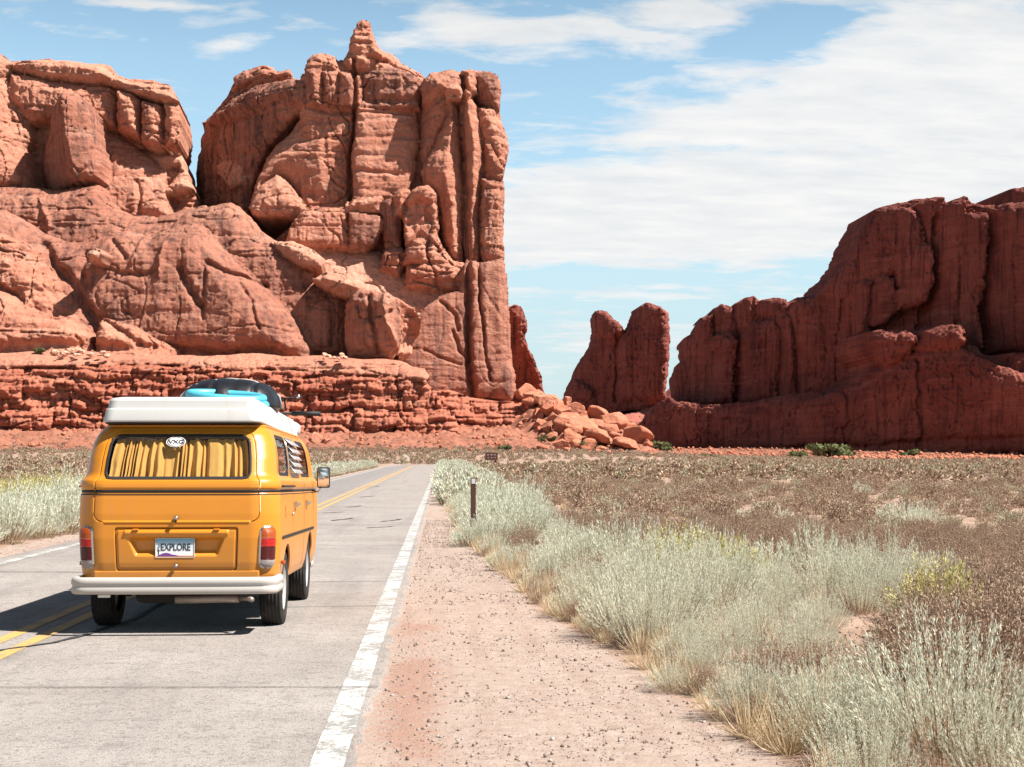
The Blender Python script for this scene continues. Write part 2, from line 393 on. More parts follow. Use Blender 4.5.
# -- domed tier under the spire
a.add([(-70,176),(0,182),(33,184),(60,186),(100,180),(106,188),(112,198),(122,206),(135,212),(160,213),(185,206),(210,200),(240,240),(240,300),(-70,300)], y=-24, r=7, b=7, az=.24, ax=-.12, strata=.2, rough=.7, varn=.55)
a.crack([(63,208),(66,218),(75,236)], .5, -1.2); a.crack([(45,205),(60,203),(85,196)], .5, 1.0)
a.build('upper_mesa', M_ROCK, cliff)

# -- main tower
t_ = Relief(400, seed=21, warp=.8)
sil = [(196,192),(193,172),(198,150),(203,130),(201,118),(210,112),(222,98),(228,90),(233,76),(241,69),(252,65),(262,63),(272,65),(276,70),(286,66),(288,74),(300,77),(305,76),(306,66),(308,58),(312,52),(320,50),(330,52),(338,58),(344,58),(346,52),(350,46),(350,36),(353,28),(357,20),(362,18),(368,20),(371,30),(376,42),(381,47),(390,50),(398,57),(408,63),(418,68),(425,74),(431,69),(445,67),(452,66),(465,68),(474,66),(482,67),(490,69),(498,72),(501,80),(500,92),(501,108),(505,125),(510,142),(508,158),(503,172),(503,205),(504,235),(503,255),(506,280),(509,320),(513,360),(516,392),(512,400),(400,420),(196,420)]
t_.add(sil, y=42, r=4, b=4, ax=.1, strata=.35)
t_.add([(300,74),(330,60),(345,58),(420,76),(500,84),(500,110),(500,392),(270,392),(262,250),(300,214)], y=1.5, r=3, b=3, ax=.1, strata=.3)
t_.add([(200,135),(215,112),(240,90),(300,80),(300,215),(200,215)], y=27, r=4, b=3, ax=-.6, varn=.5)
# left flank turned away from the sun, its shade deepened by the varnish colour
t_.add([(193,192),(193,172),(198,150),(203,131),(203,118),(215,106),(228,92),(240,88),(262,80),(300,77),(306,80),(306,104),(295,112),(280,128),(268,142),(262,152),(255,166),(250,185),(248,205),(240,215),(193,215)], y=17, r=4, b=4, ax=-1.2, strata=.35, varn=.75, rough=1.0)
t_.add([(228,92),(233,76),(241,69),(262,63),(276,70),(287,67),(288,75),(270,80),(250,86)], y=19, r=3, b=3, ax=-.5, strata=.5)
t_.add([(228,97),(250,87),(272,80),(288,76),(300,79),(304,95),(285,104),(262,110),(240,118),(215,122),(208,120),(212,110)], y=11, r=4, b=4, ax=-1.0, strata=.4, varn=.85)  # cap: shade painted in over its own dark varnish
t_.add([(212,165),(222,148),(240,138),(258,134),(264,140),(256,158),(248,175),(228,185)], y=14, r=7, b=5, az=.9, ax=-.6, strata=.2, pale=.3)
# lit panels of the front
t_.add([(306,104),(330,102),(352,102),(353,150),(351,206),(330,214),(306,212),(300,198),(288,178),(277,172),(262,180),(252,200),(248,195),(256,168),(263,152),(272,140),(285,128),(296,114)], y=-5.5, r=15, b=9, ax=.17, az=.12, strata=.22, flute=.06, rough=.55, pale=.10)
t_.add([(355,103),(385,104),(415,108),(418,140),(414,175),(405,196),(380,200),(353,210),(353,150)], y=-5, r=3, b=2, ax=.20, az=.12, strata=.22, flute=.06, rough=.5, pale=.10)
t_.crack([(354,60),(354,100),(352,150),(350,206)], .55, 3.5)
t_.crack([(306,108),(330,112),(352,111)], .35, 1.0); t_.crack([(357,112),(385,113),(412,113)], .35, 1.0); t_.crack([(280,150),(320,153),(350,151)], .3, .5); t_.crack([(356,173),(380,175),(398,177)], .4, .9)
# caprock blocks
for P_, yy, vv in (([(306,68),(320,67),(321,104),(306,103)], -4.0, .3), ([(321,70),(336,69),(338,84),(337,104),(321,103)], -3.4, .45), ([(338,70),(358,72),(359,102),(338,104)], -4.3, .4)):
    t_.add(P_, y=yy, r=3, b=3, ax=.15, varn=vv, strata=.2)
t_.add([(305,70),(308,58),(312,52),(320,50),(330,52),(338,60),(342,66),(336,70)], y=-3, r=3, b=3, az=.8, strata=.6)
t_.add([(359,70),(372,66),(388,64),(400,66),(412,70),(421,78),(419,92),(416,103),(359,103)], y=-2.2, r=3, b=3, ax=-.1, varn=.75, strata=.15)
t_.add([(356,100),(416,101),(418,107),(356,107)], y=-2.4, r=1.5, b=1, varn=.4)
t_.add([(340,66),(348,58),(364,56),(376,58),(390,62),(405,70),(398,74),(380,70),(360,72),(342,70)], y=-2, r=3, b=3, az=.7, strata=.5)
t_.add([(342,60),(350,50),(366,50),(373,56),(368,64),(350,66)], y=-3.5, r=3, b=3, az=.4, strata=.5)
t_.add([(348,52),(350,43),(352,41),(374,40),(377,46),(380,52)], y=-2.6, r=2, b=2, az=.5, strata=.8)
t_.add([(350,44),(351,36),(354,33),(370,33),(373,38),(375,43)], y=-1.6, r=2, b=2, az=.3, strata=.8)
t_.add([(353,35),(355,27),(357,25),(368,25),(370,30),(371,35)], y=-.8, r=1.5, b=1.5, az=.3, strata=.8)
t_.add([(356,27),(357,20),(362,17),(367,19),(369,27)], y=0, r=1.5, b=1.5, az=.2, strata=.8)
t_.add([(372,50),(382,48),(392,51),(402,60),(412,66),(418,72),(396,68),(378,60)], y=1, r=3, b=3, az=.6, strata=.6)
# right hand columns
t_.add([(421,82),(425,73),(431,69),(445,67),(456,67),(465,72),(468,85),(467,95),(458,100),(430,104),(422,98)], y=-8, r=5, b=6, ax=.15, varn=.35, strata=.3)
t_.add([(422,98),(447,92),(452,98),(444,115),(436,135),(430,155),(424,165),(420,150)], y=-6, r=4, b=4, ax=-.6, varn=.3, strata=.2)
t_.add([(446,88),(452,83),(461,86),(470,92),(465,97),(447,97)], y=-9, r=2, b=2, pale=.3)
t_.add([(446,96),(456,94),(461,110),(463,140),(464,170),(463,200),(462,240),(461,262),(455,258),(448,252),(443,235),(438,205),(432,190),(424,180),(422,165),(432,145),(440,120)], y=-10.5, r=6, b=7, ax=.15, az=.08, strata=.18, flute=.25, rough=.6)
t_.add([(461,98),(470,95),(478,104),(483,125),(484,150),(482,172),(480,200),(480,250),(478,262),(465,262),(464,200),(465,150),(462,120)], y=-8.5, r=4, b=4.5, ax=.3, strata=.15, flute=.2, rough=.55, varn=.1)
t_.add([(462,68),(474,66),(476,90),(470,94),(462,88)], y=-6.5, r=3, b=3, strata=.3)
t_.add([(474,72),(478,69),(490,70),(499,74),(501,88),(500,108),(490,104),(478,102),(474,90)], y=-5, r=3, b=3, ax=-.5, varn=.7, strata=.3)
t_.add([(480,106),(498,106),(504,125),(510,142),(508,158),(503,170),(494,150),(484,135)], y=-5, r=3, b=3, ax=.5, pale=.1)
t_.add([(484,132),(494,148),(504,165),(502,178),(484,180)], y=-7, r=1.5, b=1.5, ax=-.9, varn=.4)
t_.add([(482,178),(503,178),(504,205),(503,240),(505,258),(498,262),(482,258)], y=-8, r=2, b=2, ax=.2, varn=.35, flute=.3)
# ledge blocks across the middle
t_.add([(248,205),(262,184),(276,173),(288,180),(300,196),(306,206),(306,215),(290,214),(262,214),(250,212)], y=-7.5, r=3, b=2.5, az=.3, pale=.15, strata=.2, rough=.6)
t_.add([(282,246),(286,232),(294,218),(304,208),(330,206),(346,206),(348,248),(310,247)], y=-10, r=2, b=2, ax=.12, az=.1, strata=.35, varn=.05, rough=.7)
t_.add([(348,212),(364,214),(378,216),(382,222),(376,238),(366,248),(349,249)], y=-10, r=2, b=1.5, ax=.15, varn=.7, strata=.1, rough=.5)
t_.add([(346,198),(380,195),(380,212),(346,210)], y=-9, r=2, b=2, ax=.15, pale=.2)
t_.add([(380,200),(394,194),(398,215),(399,248),(384,248),(381,220)], y=-10, r=2.5, b=3, varn=.6, strata=.2)
t_.add([(392,194),(398,187),(406,185),(410,190),(408,205),(402,216),(393,212)], y=-12, r=3, b=4, ax=.2)
def hollow(X, Z, s):
    cx, cz = s.w(420, 218, -16); return 5.5*np.exp(-(((X-cx)/3.6)**2+((Z-cz)/6.5)**2)**2)
t_.add([(404,238),(402,216),(406,198),(411,188),(418,183),(427,183),(434,190),(436,205),(436,226),(436,240)], y=-16.5, r=3.5, b=4.5, ax=.1, fn=hollow, rough=.7)
t_.add([(402,250),(406,236),(414,230),(425,230),(436,232),(442,246),(450,256),(455,262),(452,272),(402,262)], y=-15.5, r=3, b=3, az=.5, strata=.6, rough=1.3)
t_.add([(382,250),(400,246),(402,262),(398,275),(378,268)], y=-11, r=2, b=2, varn=.3)
t_.add([(405,262),(430,252),(448,258),(466,262),(482,262),(482,275),(470,290),(405,285)], y=-15, r=4, b=3.5, az=.25, strata=.5)
# bright apron, then the smooth varnished wall below it
t_.add([(268,246),(300,246),(350,250),(378,252),(400,268),(430,268),(470,270),(482,280),(470,300),(440,330),(420,345),(395,358),(268,358)], y=-20, r=4, b=3, az=.55, ax=.15, strata=.22, rough=.6, pale=.8, flute=.05)
t_.add([(398,350),(412,328),(424,308),(440,296),(462,290),(466,262),(468,300),(470,340),(471,396),(428,392),(420,372),(396,362)], y=-21, r=1.8, b=1, ax=.2, az=.06, varn=.62, strata=.12, rough=.22, flute=.12)
t_.add([(466,258),(482,262),(503,258),(506,280),(509,320),(513,360),(516,392),(512,400),(470,396),(468,330)], y=-20, r=2.5, b=2, ax=.15, az=.05, varn=.6, strata=.1, rough=.25, flute=.25)
t_.crack([(463,60),(466,180),(468,262),(469,330),(471,396)], .6, 3.0, -20); t_.crack([(478,260),(480,300),(486,340),(489,380)], .35, 1.5, -20)
t_.crack([(440,300),(455,315),(458,330)], .4, 1.2, -20); t_.crack([(425,350),(440,358),(462,365)], .3, .8, -20); t_.crack([(452,330),(460,350),(470,362)], .35, 1.3, -20)
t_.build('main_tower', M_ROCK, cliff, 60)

# -- flowing domes at the foot
d_ = Relief(362, seed=41, warp=.8)
d_.add([(165,222),(178,210),(195,204),(212,200),(225,197),(236,202),(248,214),(258,228),(270,236),(286,243),(296,252),(304,258),(310,268),(314,280),(326,286),(345,292),(348,300),(345,362),(165,362)], y=5, r=6, b=6, az=.16, ax=-.02, strata=.22, rough=.6, varn=.6)
d_.add([(268,240),(290,238),(310,246),(322,256),(318,266),(300,262),(282,252)], y=2, r=5, b=5, az=.6, pale=.4, strata=.3)
d_.add([(312,278),(325,270),(345,272),(362,280),(368,292),(352,298),(330,292)], y=-2, r=4, b=4, az=.4, pale=.35, strata=.5)
d_.add([(-80,190),(0,208),(14,216),(28,226),(42,232),(60,237),(84,236),(95,232),(105,228),(120,225),(135,228),(146,232),(154,226),(170,221),(186,219),(200,222),(208,232),(214,240),(224,250),(236,262),(250,274),(262,286),(275,300),(290,318),(300,334),(308,350),(310,362),(-80,362)], y=-1, r=7, b=8, az=.13, ax=-.10, strata=.22, rough=.6, varn=.6)
d_.add([(-80,215),(0,232),(18,242),(36,258),(52,274),(60,292),(68,310),(78,325),(84,340),(86,362),(-80,362)], y=-11, r=6, b=6, az=.30, ax=.2, strata=.5, rough=1.5)
d_.add([(-80,285),(0,290),(16,298),(30,310),(48,316),(66,318),(78,326),(84,345),(84,362),(-80,362)], y=-15, r=4, b=4, az=.30, ax=.1, strata=.3)
d_.add([(85,250),(94,246),(100,252),(96,260),(86,258)], y=-10, r=2, b=3, pale=.6)
d_.add([(100,318),(128,326),(150,338),(165,346),(172,350),(172,362),(90,362),(92,330)], y=-10, r=4, b=3, az=.3, ax=.3)
d_.crack([(34,242),(50,262),(70,282),(80,300),(92,318),(98,330)], 1.2, 3.0); d_.crack([(82,250),(78,270),(82,284)], 1.0, 2.2)
d_.crack([(180,268),(186,280),(192,292),(200,305)], .9, 2.2); d_.crack([(208,262),(222,272),(240,276),(262,284)], .7, 2.2); d_.crack([(140,234),(136,248),(132,262)], .5, -1.4)
d_.crack([(164,240),(160,256),(160,276)], .4, -1.2); d_.crack([(96,262),(118,272),(142,274),(158,266)], .5, .9); d_.crack([(100,318),(122,330),(145,346)], .7, 2); d_.crack([(106,236),(116,246),(124,256)], .6, 1.4)
d_.crack([(204,265),(204,300),(202,320)], .35, 1.0); d_.crack([(240,285),(252,300),(262,330)], .4, 1.0); d_.crack([(0,286),(20,296),(30,306)], .8, 2.5)
d_.crack([(-80,352),(0,351),(100,349),(200,352),(300,354),(345,356)], 1.3, 2.6)
d_.add([(344,358),(343,330),(344,304),(350,294),(360,288),(374,287),(388,291),(396,296),(398,310),(400,330),(396,352),(392,359),(370,358)], y=-8, r=4, b=5, ax=-.7, varn=.3, strata=.2, rough=.9)
def scoop(X, Z, s):
    cx, cz = s.w(404, 326, -9); return 6*np.exp(-(((X-cx)/3.2)**2+((Z-cz)/6)**2)**2)
d_.add([(388,292),(400,296),(412,304),(421,316),(420,334),(413,342),(411,354),(398,358),(390,330)], y=-9, r=3, b=3, ax=.2, fn=scoop, rough=.8)
d_.crack([(371,298),(374,330),(378,356)], .5, 2.0); d_.crack([(386,296),(388,325),(398,350)], .5, -2.2)
d_.build('slickrock_dome', M_ROCK, cliff, 45)

# -- ledge terrace
l_ = Relief(338, seed=61, warp=1.0, cell=.22)
l_.add([(-90,349),(0,352),(60,350),(110,352),(180,354),(250,353),(320,355),(350,357),(385,358),(408,362),(425,368),(431,376),(428,382),(400,374),(345,372),(290,371),(220,370),(160,368),(100,367),(40,368),(0,370),(-90,366)], y=4, r=2, b=2, az=1.7, strata=.5, rough=.6, pale=.45, ref=(-50, 22.5))
l_.add([(-90,364),(0,368),(40,366),(100,365),(160,366),(220,368),(290,369),(345,371),(380,372),(410,372),(428,380),(437,392),(442,404),(452,414),(458,430),(440,446),(-90,446)], y=-9.5, r=1.6, b=1.8, az=.42, block=1.05, strata=1.0, flute=.1)
l_.add([(430,392),(450,390),(470,396),(500,400),(530,402),(545,410),(560,424),(575,440),(570,452),(430,452)], y=2, r=2, b=2, az=1.0, block=1.0, strata=1.5, rough=.8, pale=.1)
l_.build('ledge_terrace', M_LEDGE, cliff, 40)
# ---------------------------------------------------------------- fin behind the left cliff
f_ = Relief(500, m=-1.2, x0=28, seed=71, cell=.3, warp=.9)
f_.add([(500,318),(509,305),(515,303),(521,306),(527,316),(527,338),(531,348),(535,356),(537,368),(541,376),(543,388),(547,398),(552,412),(500,412)], y=0, r=3, b=3, strata=.5, varn=.3)
f_.add([(528,345),(533,352),(536,366),(541,377),(544,390),(546,400),(538,396),(532,370)], y=-2, r=2, b=2, ax=.2, strata=.5)
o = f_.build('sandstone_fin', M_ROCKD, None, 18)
tag(o, 'narrow dark rock fin just behind the right edge of the tall sunlit cliff', 'rock fin')

# ---------------------------------------------------------------- twin headed tower in the gap
g_ = Relief(820, m=-1.3, x0=90, seed=81, cell=.45, warp=1.3)
g_.add([(560,408),(566,392),(572,376),(576,369),(581,362),(588,350),(594,338),(597,326),(594,316),(595,311),(602,309),(608,311),(614,317),(620,321),(626,329),(632,325),(637,313),(638,306),(645,302),(652,303),(660,306),(666,310),(669,312),(670,330),(669,360),(668,385),(668,400),(650,408),(600,415)], y=4, r=4, b=4, flute=.6, strata=.2, varn=.2)
g_.add([(594,316),(596,311),(606,310),(614,318),(622,325),(624,331),(616,343),(608,340),(598,330)], y=-2, r=4, b=4, strata=.4, varn=.2)
g_.add([(632,326),(638,314),(639,306),(646,303),(660,307),(667,312),(668,322),(667,360),(665,398),(620,402),(618,350),(624,335)], y=-1, r=4, b=4, flute=.7, strata=.15, varn=.15)
g_.add([(661,308),(670,312),(670,330),(669,360),(668,385),(668,398),(664,398),(663,360),(664,330)], y=-1, r=3, b=2, ax=2.2)
g_.add([(566,392),(574,380),(585,384),(596,390),(597,408),(560,412)], y=-3, r=5, b=5, varn=.3)
g_.crack([(617,335),(618,360),(617,400)], .8, 3)
g_.build('twin_tower', M_ROCKD, None, 30)
bpy.data.objects['twin_tower'].name = 'rock_tower'
tw = bpy.data.objects['rock_tower']; tag(tw, 'dark twin headed rock tower standing alone in the gap between the cliffs', 'rock tower')
h_ = Relief(790, m=-.5, x0=90, seed=85, cell=.5, warp=1.5)
h_.add([(545,412),(566,406),(600,404),(630,404),(655,400),(668,396),(680,386),(700,380),(720,400),(720,462),(545,462)], y=0, r=4, b=3, az=1.8, strata=.3, rough=1.2)
h_.add([(608,420),(625,416),(640,414),(655,406),(668,400),(664,408),(650,420),(636,426),(615,424)], y=-4, r=6, b=3, az=1.6, ax=1.6, pale=.5, strata=.1)
o = h_.build('rock_pedestal', M_ROCKD, tw, 20)

# ---------------------------------------------------------------- the shaded right cliff, running away from the camera
rc = empty('shaded_cliff', (140, 600, 0), 'long dark red cliff in shadow filling the right side of the photograph', 'cliff')
r_ = Relief(600, m=-1.7, x0=atg(830, 600), seed=91, cell=.34, warp=1.3)
sky = [(676,400),(681,380),(683,364),(684,345),(685,338),(690,334),(697,332),(700,322),(704,316),(714,312),(716,306),(725,303),(733,306),(737,302),(745,297),(757,295),(762,300),(766,297),(778,295),(788,297),(793,302),(800,296),(812,294),(822,293),(826,286),(838,272),(846,262),(850,256),(858,242),(866,230),(873,218),(881,207),(893,203),(905,201),(925,197),(945,195),(950,201),(958,197),(968,194),(974,202),(990,204),(1004,203),(1010,196),(1016,188),(1030,184),(1110,180),(1110,380),(680,420)]
r_.add(sky, y=14, r=5, b=5, flute=.7, strata=.25, varn=.15)
for P_, yy, vv in (
  ([(676,378),(679,363),(684,360),(692,366),(692,402),(678,406)], 6, .2), ([(686,345),(690,335),(698,334),(704,345),(704,404),(690,404),(685,370)], 7, .2),
  ([(700,325),(706,316),(715,314),(716,335),(712,404),(700,404)], 5, .1), ([(716,308),(725,304),(734,308),(740,330),(742,402),(713,404),(716,335)], 9, .3),
  ([(713,340),(722,334),(732,333),(740,340),(736,372),(736,402),(712,402)], 0, .1), ([(736,318),(740,303),(748,297),(757,296),(760,306),(757,330),(744,338)], 8, .25),
  ([(760,312),(763,300),(768,297),(780,296),(788,299),(793,306),(790,320),(770,322)], 7, .25), ([(744,340),(752,328),(765,320),(775,318),(782,330),(780,370),(778,400),(742,402)], 2, .2),
  ([(774,318),(784,311),(792,316),(795,330),(798,400),(778,398),(780,340)], 4, .1), ([(788,312),(796,302),(812,296),(822,295),(830,310),(834,390),(800,398),(796,330)], 6, .05),
  ([(822,292),(840,272),(856,250),(862,262),(862,300),(856,390),(834,392),(832,330)], 3, .1),
  ([(856,250),(868,230),(874,218),(882,208),(905,202),(910,230),(905,270),(888,280),(868,290),(860,300)], 2, .3),
  ([(904,208),(912,205),(920,208),(926,216),(928,240),(922,270),(912,275),(905,250)], -3, .3),
  ([(922,204),(935,198),(945,197),(944,215),(941,240),(936,262),(930,240),(926,215)], 0, .1),
  ([(944,214),(950,202),(958,198),(969,195),(971,212),(967,240),(965,290),(958,330),(944,335),(940,290)], -2, .1),
  ([(968,212),(975,209),(985,211),(993,214),(993,226),(990,260),(986,300),(975,310),(966,300),(966,250)], -5, .35),
  ([(993,208),(1010,204),(1030,200),(1110,198),(1110,350),(1000,350),(990,300),(996,250)], -1, .3),
  ([(910,255),(918,243),(926,240),(936,242),(940,252),(938,280),(930,300),(920,305),(900,310),(905,285)], -4, 0),
  ([(860,300),(862,282),(868,278),(874,280),(876,300),(874,330),(860,335)], -4, .1), ([(876,285),(880,276),(890,275),(898,279),(900,292),(899,312),(886,322),(876,325)], -3, .0),
  ([(966,300),(972,290),(980,289),(984,300),(986,345),(970,345)], -7, 0)):
    r_.add(P_, y=yy, r=4.5, b=5, varn=vv, flute=.45, strata=.2, rough=.8)
r_.crack([(941,215),(938,260),(936,300),(934,340)], .9, 5); r_.crack([(996,215),(994,260),(988,330)], .7, 3); r_.crack([(844,300),(842,360),(841,392)], .5, 3)
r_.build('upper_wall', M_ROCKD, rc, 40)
q_ = Relief(572, m=-1.7, x0=atg(830, 572), seed=97, cell=.34, warp=1.4)
q_.add([(630,452),(632,438),(640,425),(650,412),(662,402),(672,396),(690,402),(720,404),(745,402),(780,400),(810,396),(840,392),(858,384),(866,376),(874,360),(880,345),(868,338),(872,331),(884,329),(900,328),(912,330),(922,334),(930,330),(940,326),(955,324),(966,325),(971,330),(971,342),(978,345),(985,352),(1000,356),(1030,354),(1110,350),(1110,452)], y=6, r=6, b=6, az=.10, flute=.4, strata=.25, varn=.15, rough=1.1)
q_.add([(760,400),(780,397),(810,392),(840,388),(866,378),(850,392),(830,405),(800,412),(780,416),(765,410)], y=2, r=4, b=3, az=1.2, varn=.3)
q_.add([(775,425),(785,412),(798,404),(825,396),(850,390),(866,384),(880,392),(884,420),(884,454),(775,454)], y=-1, r=6, b=5, az=.12, flute=.4, rough=1.1)
q_.add([(869,338),(873,331),(884,329),(900,329),(914,331),(922,340),(915,352),(905,360),(890,366),(874,360)], y=-3, r=5, b=6, strata=.4)
q_.add([(922,346),(928,333),(940,327),(955,325),(966,326),(971,331),(972,344),(960,348),(940,348)], y=-4, r=4, b=5, az=.25, strata=.3)
q_.add([(866,392),(880,370),(900,362),(922,350),(940,348),(968,345),(985,356),(1010,366),(1030,372),(1110,378),(1110,454),(866,454)], y=-4, r=6, b=6, az=.08, flute=.45, strata=.2, rough=1.1)
q_.add([(968,344),(978,345),(986,352),(1000,356),(1024,353),(1110,350),(1110,380),(1030,370),(1010,362),(992,358),(975,352)], y=-2, r=3, b=2, az=2.2, pale=.7, strata=.1, rough=.5)
q_.crack([(920,360),(920,400),(921,445)], .6, 3); q_.crack([(852,392),(850,410),(849,450)], .6, 2.5); q_.crack([(1110,436),(960,440),(880,446),(780,449)], 1.2, 3)
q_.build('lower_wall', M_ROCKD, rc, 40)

# ---------------------------------------------------------------- boulders and rock fall
def rock_mesh(name, seed, mat, cuts=11, noise_amp=.03, sub=3, flat=.8):
    rr = np.random.default_rng(seed)
    bm = bmesh.new(); bmesh.ops.create_icosphere(bm, subdivisions=sub+1, radius=1)
    V = np.array([v.co for v in bm.verts]); 
    nn = rr.normal(size=(cuts, 3)); nn /= np.linalg.norm(nn, axis=1)[:, None]; dd = rr.uniform(.45, .82, cuts)
    for n_, d in zip(nn, dd):
        o = V@n_-d; V = V-np.outer(np.maximum(o, 0), n_)
    f = fbm(V[:,0]*3+seed, V[:,1]*3, V[:,2]*3, 4, seed); L = np.linalg.norm(V, axis=1)[:, None]
    V = V*(1+noise_amp*2*f[:, None]); V[:, 2] *= flat
    for v, c in zip(bm.verts, V): v.co = c
    me = bpy.data.meshes.new(name); bm.to_mesh(me); bm.free(); me.materials.append(mat)
    me.polygons.foreach_set('use_smooth', [True]*len(me.polygons)); return me
M_BOULD = rock_mat('boulder_sandstone', A=(.56,.22,.13), B=(.45,.15,.09), PALE=(.68,.37,.25), band=.55)
M_PALE = rock_mat('pale_fallen_sandstone', A=(.72,.42,.30), B=(.60,.32,.22), PALE=(.80,.56,.44), band=.6)
BM_ = [rock_mesh('boulder', 100+i, M_BOULD) for i in range(7)]
BP_ = [rock_mesh('pale_rock', 120+i, M_PALE, sub=2) for i in range(3)]
def place_rock(name, me, loc, sz, rot, label, group, sc=(1,1,1)):
    o = bpy.data.objects.new(name, me); COL.objects.link(o); o.location = loc; o.rotation_euler = rot
    o.scale = (sz*sc[0], sz*sc[1], sz*sc[2]); return tag(o, label, 'boulder', group)
def fall_z(x, y):     # top of the rock fall slope, right hand end of the cliff
    return None
# ---------------------------------------------------------------- terrain
def ground_z(x, y):
    x = np.asarray(x, float); y = np.asarray(y, float)
    left = 4.2*sstep(215, 385, y)*(1-sstep(10, 60, x-.02*y))
    right = 3.2*sstep(430, 600, y)*sstep(0, 60, x)
    verge = -.28*sstep(3.5, 9, x)*(1-sstep(200, 330, y))
    und = .10*fbm(x/9, y/9, 0*x, 3, 5)*sstep(1.0, 4, np.abs(x+2.9)-2.9)
    return left+right+verge+und - .02
def on_ground(x, y): return float(ground_z(np.array([x]), np.array([y]))[0])
# talus apron between the flat and the ledges: part of the terrain
def talus_z(x, y):
    xx = np.asarray(x, float); yy = np.asarray(y, float)
    foot = 298+6*fbm(xx/25, yy*0, 0*xx, 3, 9)
    hgt = 3.4 + 1.0*fbm(xx/18, 0*xx, 0*xx+4, 3, 12)
    t = np.clip((yy-foot)/(340-foot), 0, 1)
    z = hgt*t**1.2*(1-sstep(8, 30, xx))
    # the rock fall at the right hand end of the cliff
    fz = np.interp(xx, [0, 6, 14, 19, 24, 28, 33, 38, 43, 47], [0, 1.5, 5.0, 9.3, 9.3, 8.2, 6.3, 4.6, 2.6, 0])
    t2 = np.clip((yy-np.interp(xx, [14, 27], [334, 318]))/np.interp(xx, [14, 27], [20, 30]), 0, 1); back = 1-sstep(358, 385, yy)
    z = np.maximum(z, fz*t2**.9*back) + .35*fbm(xx/2.5, yy/2.5, 0*xx, 3, 15)*(fz > 0)*t2*back
    return z
def full_z(x, y):
    x = np.asarray(x, float); y = np.asarray(y, float)
    return ground_z(x, y)+talus_z(x, y)
def hit(px, py, y0=60, y1=420, off=0):
    tx, tz = ray(px, py); Y = np.arange(y0, y1, .5); g = full_z(tx*Y, Y)
    i = np.argmax(g >= CAM_Z+tz*Y); Yh = Y[i] if (g >= CAM_Z+tz*Y).any() else y1
    return tx*Yh, Yh, float(full_z(np.array([tx*Yh]), np.array([Yh]))[0])
SH_Y = [3, 7.6, 11, 16, 24, 36, 60, 120, 400]; SH_X = [2.0, 1.66, 1.37, .92, .52, .24, .0, -.2, -.3]
def shoulder_edge(y): return np.interp(y, SH_Y, SH_X)
ROAD_TURN_Y, ROAD_TURN_R = 176.0, 130.0
def road_pt(s, off):        # s along the road, off = world X on the straight part
    if s <= ROAD_TURN_Y: return off, s
    a = (s-ROAD_TURN_Y)/ROAD_TURN_R; cx = ROAD_TURN_R
    return cx-(cx-off)*math.cos(a), ROAD_TURN_Y+(cx-off)*math.sin(a)

